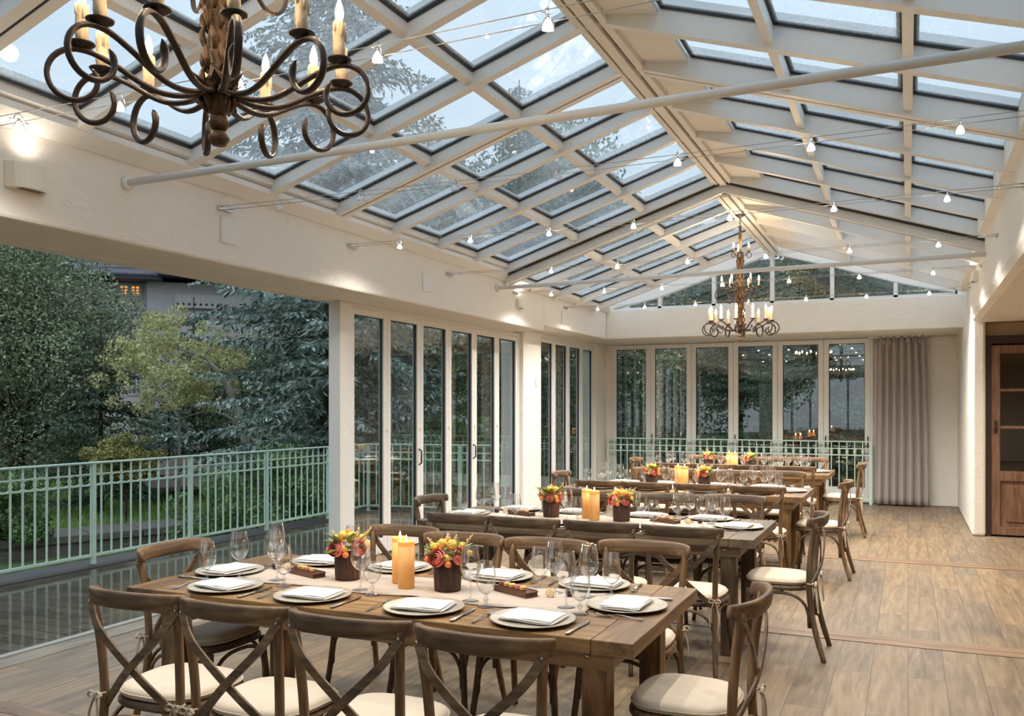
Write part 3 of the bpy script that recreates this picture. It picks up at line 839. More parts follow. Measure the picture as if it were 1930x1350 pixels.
# ---------------- halogen cable lights
lx = [-4.1, -3.40, -2.68, -1.965, -1.22, -0.483, 0.245]
rows = [(3.04, 3.0, lx[:5], 'nearest cable'), (5.06, 3.0, lx, 'second nearest cable'), (6.70, 3.0, lx, 'third nearest cable'), (8.56, 3.0, lx[1:], 'fourth nearest cable'), (10.33, 3.0, lx, 'second farthest cable'), (12.15, 3.0, lx, 'farthest cable')]
names = ['first', 'second', 'third', 'fourth', 'fifth', 'sixth', 'seventh']
lamp0 = None
for ri, (y, z, xs, rl) in enumerate(rows):
    cb = empty('light_cable', (0, y, 0)); tag(cb, 'pair of thin steel wires carrying small spotlights, the %s' % rl, 'cable', 'lighting cables across the room')
    for dy in (-0.05, 0.05):
        m_ = MB(); m_.tube([(XW - 0.01, dy, z + 0.05), (-2, dy, z + 0.028), (0.72, dy, z + 0.05)], 0.0022, 5); m_.build('wire', M['cable'], cb)
    for sx, xx in ((-1, XW), (1, 0.70)):
        m_ = MB(); m_.box(xx - 0.005, xx + 0.02 if sx < 0 else xx + 0.02, -0.07, 0.07, z + 0.03, z + 0.06); m_.tube([(xx, -0.05, z + 0.05), (xx - sx * 0.14, -0.05, z + 0.052)], 0.005, 6); m_.tube([(xx, 0.05, z + 0.05), (xx - sx * 0.14, 0.05, z + 0.052)], 0.005, 6)
        m_.build('anchor', M['chrome'], cb)
    for i, x in enumerate(xs):
        lit = not (ri == 1 and i in (0, 1, 2, 3))
        lab = ('glowing' if lit else 'unlit') + ' halogen spot, %s from the left wall, %s' % (names[i], rl)
        if lamp0 is None:
            lamp0 = empty('cable_spotlight', (x, y, z)); tag(lamp0, lab, 'spotlight', 'halogen spots hanging on steel cables')
            m_ = MB(); m_.shell([(0.006, 0.03), (0.016, 0.024), (0.025, 0.008), (0.029, -0.012)], 16); m_.build('reflector', M['stemware'], lamp0)
            m_ = MB(); m_.lathe([(0.0, -0.012), (0.016, -0.014), (0.021, -0.008), (0.017, 0.006), (0.0, 0.01)], 12); m_.build('bulb', M['halo'], lamp0)
            m_ = MB(); m_.tube([(0.0, -0.052, 0.028), (0, -0.03, 0.03), (0.0, -0.022, 0.052), (0, 0, 0.066), (0.0, 0.022, 0.052), (0, 0.03, 0.03), (0.0, 0.052, 0.028)], 0.0028, 6); m_.lathe([(0.008, 0.026), (0.008, 0.04), (0.0, 0.042)], 10); m_.build('holder', M['chrome'], lamp0)
            L0 = lamp0
        else:
            L0 = dup(lamp0, (x, y, z), 0, lab)
        if not lit:
            for ch in L0.children:
                if ch.name.startswith('bulb'):
                    ch.data = ch.data.copy(); ch.data.materials[0] = M['stemware']
        if lit: add_light('halogen_light', 'SPOT', (x, y, z - 0.02), P_HALOGEN * (1.05, 1.05, 1.05, 1.2, 1.7, 2.6)[ri], (1.0, 0.925, 0.83), 0.02, None, angle=2.6)

# recessed downlights of the adjoining room and the part of the room behind the camera
dl0 = None
for i, (x, y) in enumerate(((1.95, 10.9), (3.6, 10.9), (1.95, 7.9), (3.6, 7.9), (1.95, 4.6), (3.6, 4.6), (1.95, 1.4), (3.6, 1.4), (1.95, -2.0), (3.6, -2.0))):
    if dl0 is None:
        dl0 = MB(); dl0.lathe([(0.075, 0.0), (0.075, -0.008), (0.055, -0.01), (0.05, 0.0)], 20, 1); dl0.lathe([(0.0, -0.004), (0.05, -0.004)], 20, 0)
        dl0 = dl0.build('trim_downlight', [M['halo'], M['white']]); dl0['kind'] = 'structure'
        o = dl0
    else:
        o = dl0.copy(); C.objects.link(o)
    o.location = (x, y, 2.75)
    add_light('downlight', 'SPOT', (x, y, 2.735), P_DOWN, (1.0, 0.83, 0.62), 0.05, None, angle=2.7)

# ================================================================ CHANDELIERS
def spiral(cr, cz, R0, a0, a1, n=22, shrink=0.45):
    out = []
    for i in range(n + 1):
        t = i / n; a = a0 + (a1 - a0) * t; R = R0 * (1 - shrink * t)
        out.append((cr + R * math.cos(a) , cz + R * math.sin(a)))
    return out
def bez(p, n=14):
    out = []
    for i in range(n + 1):
        t = i / n; u = 1 - t
        out.append(tuple(u ** 3 * p[0][k] + 3 * u * u * t * p[1][k] + 3 * u * t * t * p[2][k] + t ** 3 * p[3][k] for k in range(len(p[0]))))
    return out
def arm_profile(kind):
    if kind == 0:   # lower tier, z relative to cup level
        a = bez([(0.03, -0.085), (0.17, -0.15), (0.22, -0.075), (0.30, -0.04)])
        top = bez([(0.30, -0.04), (0.335, -0.022), (0.355, -0.016), (0.385, -0.016)], 6)
        sp = spiral(0.385, -0.098, 0.082, PI / 2, PI / 2 - 2 * PI * 0.86, 26, 0.38)
        return a + top[1:] + sp[1:]
    if kind == 1:
        a = bez([(0.03, -0.04), (0.10, -0.075), (0.15, -0.02), (0.20, -0.014)])
        sp = spiral(0.215, -0.112, 0.098, PI / 2, PI / 2 - 2 * PI * 1.0, 30, 0.55)
        return a + sp
    a = bez([(0.02, -0.045), (0.05, -0.075), (0.075, -0.02), (0.10, -0.014)])
    sp = spiral(0.105, -0.05, 0.036, PI / 2, PI / 2 - 2 * PI * 0.95, 20, 0.45)
    return a + sp
def make_chandelier(loc, rz, zc, label):
    root = empty('chandelier', (loc[0], loc[1], 0), rz)
    tag(root, label, 'chandelier', 'three-tier wrought iron chandeliers')
    zt = (zc, zc + 0.43, zc + 0.85)
    sh = MB()
    prof = [(0.0, -0.20), (0.022, -0.195), (0.03, -0.175), (0.022, -0.155), (0.012, -0.150), (0.03, -0.145), (0.033, -0.10), (0.026, -0.06), (0.04, -0.05), (0.03, -0.03), (0.036, -0.02), (0.028, 0.0), (0.034, 0.04), (0.03, 0.12), (0.036, 0.2), (0.03, 0.3), (0.034, 0.38), (0.028, 0.40), (0.036, 0.42), (0.024, 0.46), (0.026, 0.6), (0.022, 0.78), (0.03, 0.82), (0.018, 0.88), (0.022, 1.05), (0.012, 1.16), (0.0, 1.17)]
    sh.lathe([(r, z + zc) for r, z in prof], 20)
    # carved acanthus leaves climbing the shaft
    for zz in [-0.145 + 0.06 * k for k in range(16)]:
        for k in range(6):
            a0 = k * PI / 3 + (0.52 if round((zz + 0.145) / 0.06) % 2 else 0)
            R = 0.034 if zz < 0.4 else 0.027
            pts = []
            for i in range(7):
                t = i / 6
                pts.append((math.cos(a0 + 0.16 * math.sin(4 * t)) * (R + 0.011 * math.sin(PI * t) + 0.008 * t), math.sin(a0 + 0.16 * math.sin(4 * t)) * (R + 0.011 * math.sin(PI * t) + 0.008 * t), zc + zz + 0.075 * t))
            sh.tube(pts, [0.003, 0.007, 0.0095, 0.010, 0.009, 0.006, 0.002], 6)
    sh.build('shaft', M['gold'], root)
    b = MB(); b.lathe([(0.0, 0), (0.02, 0.003), (0.031, 0.02), (0.031, 0.03), (0.02, 0.045), (0.0, 0.05)], 20, c=(0, 0, zc - 0.245))
    b.build('finial', M['gold'], root)
    for ti, (n, rc, kind) in enumerate(((12, 0.37, 0), (6, 0.221, 1), (3, 0.105, 2))):
        z = zt[ti]
        prof = arm_profile(kind)
        rr = [0.0095 if kind == 0 else 0.0075 if kind == 1 else 0.006] * len(prof)
        for q in range(5): rr[-1 - q] *= (0.15, 0.7, 1.1, 1.1, 1.0)[q]
        am = MB(); am.tube([(r, 0, z0) for r, z0 in prof], rr, 8, flat=(1.15, 0.85))
        arm0 = None
        for k in range(n):
            a = k * 2 * PI / n + (0.0, 0.175, 1.9)[ti]
            if arm0 is None: arm0 = am.build('arm', M['iron'], root); o = arm0
            else: o = arm0.copy(); C.objects.link(o)
            o.location = (0, 0, z); o.rotation_euler = (0, 0, a)
        cupm = MB(); s = (1.0, 0.72, 0.6)[ti]
        cupm.lathe([(0.0, -0.016), (0.012 * s, -0.014), (0.034 * s, -0.003), (0.037 * s, 0.002), (0.034 * s, 0.003), (0.012, -0.004), (0.0, -0.004)], 18)
        hs = (0.115, 0.075, 0.06)[ti]; rs_ = (0.0165, 0.012, 0.011)[ti]
        slm = MB(); slm.lathe([(0.0, -0.004), (rs_, -0.004), (rs_ * 1.04, hs * 0.3), (rs_ * 0.96, hs * 0.6), (rs_ * 1.02, hs * 0.95), (rs_ * 0.8, hs), (0.0, hs)], 14)
        for k in range(5):
            a = k * 1.3; ln = hs * (0.3 + 0.12 * k)
            slm.tube([(rs_ * math.cos(a), rs_ * math.sin(a), hs * 0.98), (rs_ * 1.05 * math.cos(a), rs_ * 1.05 * math.sin(a), hs - ln)], [0.003, 0.004], 6)
        blm = MB(); f = (1.0, 0.85, 0.8)[ti]
        blm.lathe([(0.0, 0.0), (0.007 * f, 0.0), (0.012 * f, 0.012 * f), (0.0135 * f, 0.024 * f), (0.010 * f, 0.042 * f), (0.005 * f, 0.058 * f), (0.0, 0.068 * f)], 12)
        cup0 = None
        for k in range(n):
            a = k * 2 * PI / n + (0.0, 0.175, 1.9)[ti]
            x, y = rc * math.cos(a), rc * math.sin(a)
            if cup0 is None:
                cup0 = cupm.build('drip_pan', M['iron'], root); sl0 = slm.build('candle_sleeve', M['sleeve'], root); bl0 = blm.build('bulb', M['bulb'], root)
                cs = (cup0, sl0, bl0)
            else:
                cs = []
                for q in (cup0, sl0, bl0):
                    c_ = q.copy(); C.objects.link(c_); cs.append(c_)
            cs[0].location = (x, y, z); cs[1].location = (x, y, z); cs[2].location = (x, y, z + hs)
            add_light('bulb_light', 'POINT', (x, y, z + hs + 0.035), P_BULB, (1.0, 0.76, 0.50), 0.016, root)
        # leaf collar at the hub
        lf = MB(); n2 = 12
        zb = z + prof[0][1]
        for k in range(n2):
            a = k * 2 * PI / n2 + 0.26
            L_ = 0.085 if ti == 0 else 0.05
            d = Vector((math.cos(a), math.sin(a), 0)); sd = Vector((-math.sin(a), math.cos(a), 0))
            tipz = 0.045 if k % 2 else -0.035
            p = [d * 0.028 + Vector((0, 0, zb)), d * L_ * 0.65 + Vector((0, 0, zb + tipz * 0.5)), d * L_ + Vector((0, 0, zb + tipz))]
            w = 0.015
            vs = [p[0] - sd * w * 0.5, p[0] + sd * w * 0.5, p[1] + sd * w, p[2], p[1] - sd * w]
            lf.add([tuple(q) for q in vs] + [tuple(q + Vector((0, 0, 0.004))) for q in vs], [(0, 1, 2, 3, 4), (9, 8, 7, 6, 5), (0, 5, 6, 1), (1, 6, 7, 2), (2, 7, 8, 3), (3, 8, 9, 4), (4, 9, 5, 0)])
        lf.build('leaf_collar', M['iron'], root)
    ch = MB()
    zz = zc + 1.165; k = 0
    while zz < 4.02 - 0.06:
        pts = [(0.013 * math.cos(t) if k % 2 else 0, 0 if k % 2 else 0.013 * math.cos(t), zz + 0.022 + 0.022 * math.sin(t)) for t in [i * PI / 5 for i in range(11)]]
        ch.tube(pts, 0.0035, 6, cap=False); zz += 0.034; k += 1
    ch.build('chain', M['iron'], root)
    cn = MB(); zr = (4.04 if loc[1] < 9 else 3.925)
    cn.lathe([(0.0, -0.05), (0.01, -0.05), (0.03, -0.035), (0.06, -0.012), (0.062, 0.0), (0.0, 0.0)], 20, c=(0, 0, zr + 0.02)); cn.build('ceiling_rose', M['iron'], root)
    return root
CH_A = -1.7725
chA = make_chandelier((-1.885, 2.05), CH_A, 2.608, 'large wrought-iron candle chandelier with scroll arms hanging in the near upper left')
chB = make_chandelier((-1.875, 11.0), 0.05, 2.635, 'distant three-tier wrought-iron candle chandelier hanging before the back wall')

# ================================================================ CROSS-BACK CHAIR
def smoothpath(pts, n=6):
    # Catmull-Rom through the points
    P = [Vector(p) for p in pts]; out = []
    for i in range(len(P) - 1):
        p0 = P[max(i - 1, 0)]; p1 = P[i]; p2 = P[i + 1]; p3 = P[min(i + 2, len(P) - 1)]
        for k in range(n):
            t = k / n
            out.append(0.5 * ((2 * p1) + (p2 - p0) * t + (2 * p0 - 5 * p1 + 4 * p2 - p3) * t * t + (3 * p1 - p0 - 3 * p2 + p3) * t ** 3))
    out.append(P[-1]); return out
def seat_outline(s=1.0, n=36, back=1.0):
    out = []
    for i in range(n):
        a = 2 * PI * i / n; ca, sa = math.cos(a), math.sin(a)
        e = 0.62
        x = math.copysign(abs(ca) ** e, ca) * 0.215 * s; y = math.copysign(abs(sa) ** e, sa) * 0.205 * s
        x *= (1.0 + 0.06 * (y / 0.2))
        out.append((x, y + 0.0))
    return out
def slab(mb, outline, z0, z1, r=0.008, mi=0):
    n = len(outline); rings = [(1 - r * 3, z0), (1.0, z0 + r), (1.0, z1 - r), (1 - r * 3, z1)]
    vs = [(x * k, y * k, z) for k, z in rings for x, y in outline]
    fs = [tuple(range(n - 1, -1, -1)), tuple(range(3 * n, 4 * n))]
    for q in range(3):
        for i in range(n): fs.append((q * n + i, q * n + (i + 1) % n, (q + 1) * n + (i + 1) % n, (q + 1) * n + i))
    mb.add(vs, fs, mi, False)
def make_chair():
    root = empty('dining_chair')
    tag(root, 'chair', 'chair')
    s = MB(); slab(s, seat_outline(1.0), 0.425, 0.455, 0.01)
    s.build('seat', M['chairx'], root)
    cu = MB(); n = 36; ol = seat_outline(0.96, n)
    prof = [(0.90, 0.456), (0.985, 0.462), (1.0, 0.475), (0.97, 0.490), (0.88, 0.500), (0.6, 0.506), (0.0, 0.507)]
    vs = [(x * k, y * k, z) for k, z in prof for x, y in ol]; fs = [tuple(range(n - 1, -1, -1))]
    for q in range(len(prof) - 1):
        for i in range(n): fs.append((q * n + i, q * n + (i + 1) % n, (q + 1) * n + (i + 1) % n, (q + 1) * n + i))
    cu.add(vs, fs, 0, True)
    co = cu.build('cushion', M['cushion'], root)
    pp = MB()
    pts = [(x * 1.002, y * 1.002, 0.476) for x, y in ol] + [(ol[0][0] * 1.002, ol[0][1] * 1.002, 0.476)]
    pp.tube(pts, 0.0042, 6, cap=False); pp.build('piping', M['piping'], co)
    for sx in (-1, 1):
        l = MB(); l.tube(smoothpath([(0.225 * sx, 0.215, 0.0), (0.205 * sx, 0.185, 0.2), (0.185 * sx, 0.165, 0.425)], 4), [0.0135, 0.014, 0.015, 0.0155, 0.016, 0.0165, 0.0175, 0.018, 0.018], 10)
        l.build('leg', M['chair'], root)
        l = MB(); l.tube(smoothpath([(0.215 * sx, -0.295, 0.0), (0.197 * sx, -0.235, 0.22), (0.190 * sx, -0.205, 0.44), (0.196 * sx, -0.215, 0.66), (0.212 * sx, -0.243, 0.862)], 4), [0.0145] * 2 + [0.0165] * 14 + [0.015], 10, flat=(1.1, 1.0))
        l.build('leg', M['chair'], root)
        # X strap
        b = MB(); b.tube(smoothpath([(0.214 * sx, -0.247, 0.835), (0.15 * sx, -0.268, 0.74), (0.0, -0.262 - 0.006 * sx, 0.60), (-0.12 * sx, -0.228, 0.49), (-0.185 * sx, -0.200, 0.43)], 4), 1.0, 4, flat=(0.015, 0.0045), smooth=False, ref=(0, 1, 0))
        b.build('cross_strap', M['chairx'], root)
        # tie bow at the back post
        t = MB(); px_, py_, pz_ = 0.196 * sx, -0.236, 0.478
        t.tube([(px_ + 0.019 * math.cos(q), -0.214 + 0.019 * math.sin(q), pz_) for q in [i * PI / 5 for i in range(11)]], 0.0045, 6)
        for e in (-1, 1):
            t.tube(smoothpath([(px_, py_, pz_), (px_ + 0.02 * e, py_ - 0.012, pz_ + 0.012), (px_ + 0.034 * e, py_ - 0.01, pz_ - 0.004), (px_ + 0.018 * e, py_ - 0.01, pz_ - 0.012), (px_, py_, pz_)], 4), 1.0, 4, flat=(0.006, 0.0018), smooth=False)
            t.tube(smoothpath([(px_, py_ - 0.004, pz_), (px_ + 0.018 * e, py_ - 0.014, pz_ - 0.05), (px_ + 0.026 * e, py_ - 0.018, pz_ - 0.11), (px_ + 0.020 * e, py_ - 0.022, pz_ - 0.165 - 0.02 * e)], 4), 1.0, 4, flat=(0.0055, 0.0016), smooth=False)
        t.lathe([(0.0, -0.008), (0.008, -0.004), (0.008, 0.004), (0.0, 0.008)], 8, c=(px_, py_ - 0.004, pz_))
        t.build('tie', M['piping'], root)
    # bowed top rail
    r = MB(); N_ = 22
    vs = []; 
    for i in range(N_ + 1):
        u = -1 + 2 * i / N_; x = 0.234 * math.sin(u * PI / 2 * 0.93) / math.sin(PI / 2 * 0.93)
        y = -0.293 + 0.090 * abs(u) ** 2.1
        zc = 0.862 + 0.003 * (1 - u * u)
        hh = 0.034 * (1 - 0.22 * abs(u) ** 4); th = 0.0145
        dx, dy = 1.0, 0.10 * 2.1 * abs(u) ** 1.1 * (1 if u > 0 else -1) / 0.25
        L_ = math.hypot(dx, dy); nx, ny = -dy / L_, dx / L_
        for j in range(10):
            a = 2 * PI * j / 10
            ox = math.copysign(abs(math.cos(a)) ** 0.6, math.cos(a)) * th; oz = math.copysign(abs(math.sin(a)) ** 0.7, math.sin(a)) * hh
            lean = -0.14 * oz
            vs.append((x + nx * (ox + lean), y + ny * (ox + lean), zc + oz))
    fs = [tuple(range(9, -1, -1)), tuple(range(N_ * 10, N_ * 10 + 10))]
    for i in range(N_):
        for j in range(10):
            a = i * 10 + j; b = i * 10 + (j + 1) % 10; fs.append((a, b, b + 10, a + 10))
    r.add(vs, fs, 0, True); ro = r.build('top_rail', M['chairx'], root)
    bo = MB()
    for sx in (-1, 1):
        bo.lathe([(0.0, 0.0), (0.006, 0.001), (0.006, 0.004), (0, 0.005)], 8, mtx=Matrix.Translation((0.214 * sx, -0.255, 0.838)) @ Matrix.Rotation(PI / 2, 4, 'X'))
    bo.build('bolt', M['steel'], ro)
    # bent arches below the seat
    def arch(p0, p1, zl=0.20, name='stretcher'):
        p0, p1 = Vector(p0), Vector(p1); q = []
        for i in range(17):
            t = i / 16; a = PI * (1 - t)
            xx = 0.5 + 0.5 * math.copysign(abs(math.cos(a)) ** 0.75, math.cos(a))
            p = p0.lerp(p1, xx); p.z = zl + (0.408 - zl) * abs(math.sin(a)) ** 0.65
            q.append(p)
        m = MB(); m.tube(q, 0.0095, 8); m.build(name, M['chairx'], root)
    arch((-0.192, 0.185, 0), (0.192, 0.185, 0)); arch((-0.19, -0.222, 0), (0.19, -0.222, 0))
    arch((-0.20, 0.17, 0), (-0.19, -0.205, 0)); arch((0.20, 0.17, 0), (0.19, -0.205, 0))
    return root
chair0 = make_chair(); chair_used = [False]
def place_chair(x, y, rz, label, group):
    if not chair_used[0]:
        chair_used[0] = True
        chair0.location = (x, y, 0); chair0.rotation_euler = (0, 0, rz); chair0['label'] = label; chair0['group'] = group
        return chair0
    return dup(chair0, (x, y, 0), rz, label, group)

# ================================================================ TABLE
TX0, TX1 = -3.262, -0.868
def make_table():
    root = empty('dining_table'); tag(root, 'table', 'table', 'farm tables in a row')
    L_ = TX1 - TX0; hx = L_ / 2; W_ = 0.515
    m = MB()
    ws = [0.0, 0.2, 0.41, 0.62, 0.83, 1.03]
    for a, b in zip(ws[:-1], ws[1:]):
        m.box(-hx + 0.155, hx - 0.155, -W_ + a + 0.0012, -W_ + b - 0.0012, 0.705, 0.76)
    m.build('tabletop', M['table'], root, 0.004)
    for sx in (-1, 1):
        m = MB(); m.box(*(sorted((sx * hx, sx * (hx - 0.153)))), -W_, W_, 0.705, 0.76)
        m.build('end_board', M['tabley'], root, 0.004)
    for sy in (-1, 1):
        m = MB(); m.box(-hx + 0.09, hx - 0.09, sy * (W_ - 0.075) - 0.0125, sy * (W_ - 0.075) + 0.0125, 0.635, 0.705)
        m.build('apron', M['table'], root, 0.002)
    for sx in (-1, 1):
        m = MB(); m.box(sx * (hx - 0.11) - 0.0125, sx * (hx - 0.11) + 0.0125, -W_ + 0.088, W_ - 0.088, 0.635, 0.705)
        m.build('end_apron', M['tabley'], root, 0.002)
    lg = None
    for sx in (-1, 1):
        for sy in (-1, 1):
            if lg is None:
                m = MB(); m.box(-0.048, 0.048, -0.048, 0.048, 0.0, 0.70); lg = m.build('leg', M['tablez'], root, 0.004); o = lg
            else: o = lg.copy(); C.objects.link(o)
            o.location = (sx * (hx - 0.172), sy * (W_ - 0.137), 0)
    for sx in (-1, 1):
        for sy in (-1, 1):
            m = MB(); m.lathe([(0.0, 0.0), (0.011, 0.0), (0.011, 0.004), (0, 0.006)], 10, mtx=Matrix.Translation((sx * (hx - 0.19), sy * (W_ - 0.062), 0.682)) @ Matrix.Rotation(-sy * PI / 2, 4, 'X'))
            m.build('bolt', M['steel'], root)
    return root
table0 = make_table()

# ================================================================ TABLEWARE PROTOTYPES
def make_charger():
    m = MB(); m.lathe([(0.0, 0.0), (0.105, 0.0), (0.125, 0.004), (0.160, 0.011), (0.1655, 0.013), (0.165, 0.0165), (0.158, 0.0155), (0.128, 0.009), (0.112, 0.0055), (0.0, 0.0055)], 48)
    return tag(m.build('charger_plate', M['pewter']), 'x', 'plate')
def make_napkin():
    r = empty('napkin'); tag(r, 'x', 'napkin')
    for k in range(4):
        m = MB(); a, b = 0.112 - 0.002 * k, 0.082 - 0.001 * k; z = 0.0036 * k
        ox, oy = 0.004 * math.sin(k * 2.1), 0.003 * math.cos(k * 1.7)
        def fn(u, v, a=a, b=b, z=z, k=k): 
            x = (u - 0.5) * 2 * a; y = (v - 0.5) * 2 * b
            edge = max(abs(u - 0.5), abs(v - 0.5)) * 2
            return (x + ox, y + oy, z + 0.003 + 0.0022 * math.sin(7 * u + k) * math.cos(5 * v + k * 2) - 0.002 * edge ** 6)
        m.grid(fn, 14, 10)
        o = m.build('fold', M['linen'], r); sd = o.modifiers.new('solid', 'SOLIDIFY'); sd.thickness = 0.0026; sd.offset = 1
    return r
def make_wine(kind):
    r = empty('wine_glass' if kind == 0 else 'water_goblet'); tag(r, 'x', 'glass')
    if kind == 0:
        ft = [(0.0, 0.0), (0.036, 0.0), (0.037, 0.0015), (0.02, 0.004), (0.006, 0.009), (0.0042, 0.02), (0.0038, 0.07), (0.006, 0.088), (0.0, 0.092)]
        bw = [(0.004, 0.088), (0.016, 0.092), (0.032, 0.108), (0.0425, 0.130), (0.044, 0.145), (0.041, 0.180), (0.036, 0.210), (0.0335, 0.226)]
        rr, rz_ = 0.0335, 0.226
    else:
        ft = [(0.0, 0.0), (0.034, 0.0), (0.035, 0.002), (0.018, 0.005), (0.007, 0.010), (0.006, 0.018), (0.011, 0.026), (0.012, 0.032), (0.007, 0.038), (0.006, 0.044), (0.009, 0.052), (0.0, 0.056)]
        bw = [(0.007, 0.050), (0.018, 0.056), (0.032, 0.072), (0.0395, 0.095), (0.041, 0.115), (0.039, 0.145), (0.0345, 0.172), (0.0325, 0.184)]
        rr, rz_ = 0.0325, 0.184
    f = MB(); f.lathe(ft, 24); f.build('foot_and_stem', M['solidglass'], r)
    # bowl: smooth interpolation of the profile
    P = smoothpath([(a, 0, b) for a, b in bw], 3)
    b = MB(); b.shell([(p.x, p.z) for p in P], 28)
    b.tube([(rr * math.cos(t), rr * math.sin(t), rz_) for t in [i * PI / 14 for i in range(29)]], 0.0009, 6, cap=False)
    b.build('bowl', M['stemware'], r)
    return r
def make_fork():
    m = MB()
    m.tube(smoothpath([(0, -0.095, 0.004), (0, -0.06, 0.005), (0, 0.0, 0.012), (0, 0.03, 0.008), (0, 0.045, 0.005)], 4), [1.0, 1.1, 1.0, 1.0, 0.9, 0.8, 0.7, 0.6, 0.55, 0.5, 0.5, 0.5, 0.6, 0.9, 1.2, 1.6, 2.2], 4, flat=(0.0062, 0.0014), smooth=False)
    for k in range(4):
        x = -0.0093 + k * 0.0062
        m.tube(smoothpath([(x, 0.045, 0.005), (x, 0.07, 0.0035), (x, 0.098, 0.009)], 3), 1.0, 4, flat=(0.0018, 0.0012), smooth=False)
    return tag(m.build('dinner_fork', M['steel']), 'x', 'fork')
def make_knife():
    r = empty('dinner_knife'); tag(r, 'x', 'knife')
    m = MB(); m.tube([(0, -0.112, 0.005), (0, -0.105, 0.005), (0, -0.06, 0.005), (0, -0.005, 0.005), (0, 0.0, 0.005)], [0.5, 1.15, 1.0, 0.8, 0.6], 8, flat=(0.0095, 0.0045)); m.build('handle', M['steel'], r)
    m = MB(); m.add([(-0.006, 0, 0.003), (0.009, 0, 0.003), (0.010, 0.06, 0.003), (0.004, 0.108, 0.003), (-0.006, 0.118, 0.003), (-0.006, 0, 0.006), (0.009, 0, 0.004), (0.010, 0.06, 0.004), (0.004, 0.108, 0.004), (-0.006, 0.118, 0.006)],
          [(4, 3, 2, 1, 0), (5, 6, 7, 8, 9), (0, 1, 6, 5), (1, 2, 7, 6), (2, 3, 8, 7), (3, 4, 9, 8), (4, 0, 5, 9)]); m.build('blade', M['darksteel'], r)
    return r
def make_pillar():
    r = empty('pillar_candle'); tag(r, 'x', 'candle')
    m = MB(); m.lathe([(0.0, 0.0), (0.037, 0.0), (0.038, 0.003), (0.038, 0.190)], 36, 0); m.build('wax', M['candle'], r)
    m = MB(); m.lathe([(0.038, 0.190), (0.038, 0.208), (0.036, 0.212), (0.031, 0.210), (0.026, 0.202), (0.0, 0.200)], 36, 0); m.build('melted_top', M['candletop'], r)
    m = MB(); m.tube([(0, 0, 0.198), (0.001, 0, 0.212)], 0.0014, 6); m.build('wick', M['wick'], r)
    m = MB(); m.lathe([(0.0, 0.206), (0.0035, 0.209), (0.0052, 0.215), (0.004, 0.225), (0.0015, 0.235), (0.0, 0.240)], 10); m.build('flame', M['flame'], r)
    return r
def petal(mb, c, d, up, w, l, cup, mi=0):
    d = Vector(d).normalized(); up = Vector(up).normalized(); s = d.cross(up).normalized()
    def fn(u, v):
        x = (u - 0.5) * 2; ww = w * math.sin(PI * min(1, 0.18 + 0.72 * v)) 
        p = Vector(c) + d * (l * v) + s * (ww * x) + up * (cup * (x * x * 0.5) - cup * 0.6 * (v - 0.5) ** 2)
        return tuple(p)
    mb.grid(fn, 4, 4, mi)
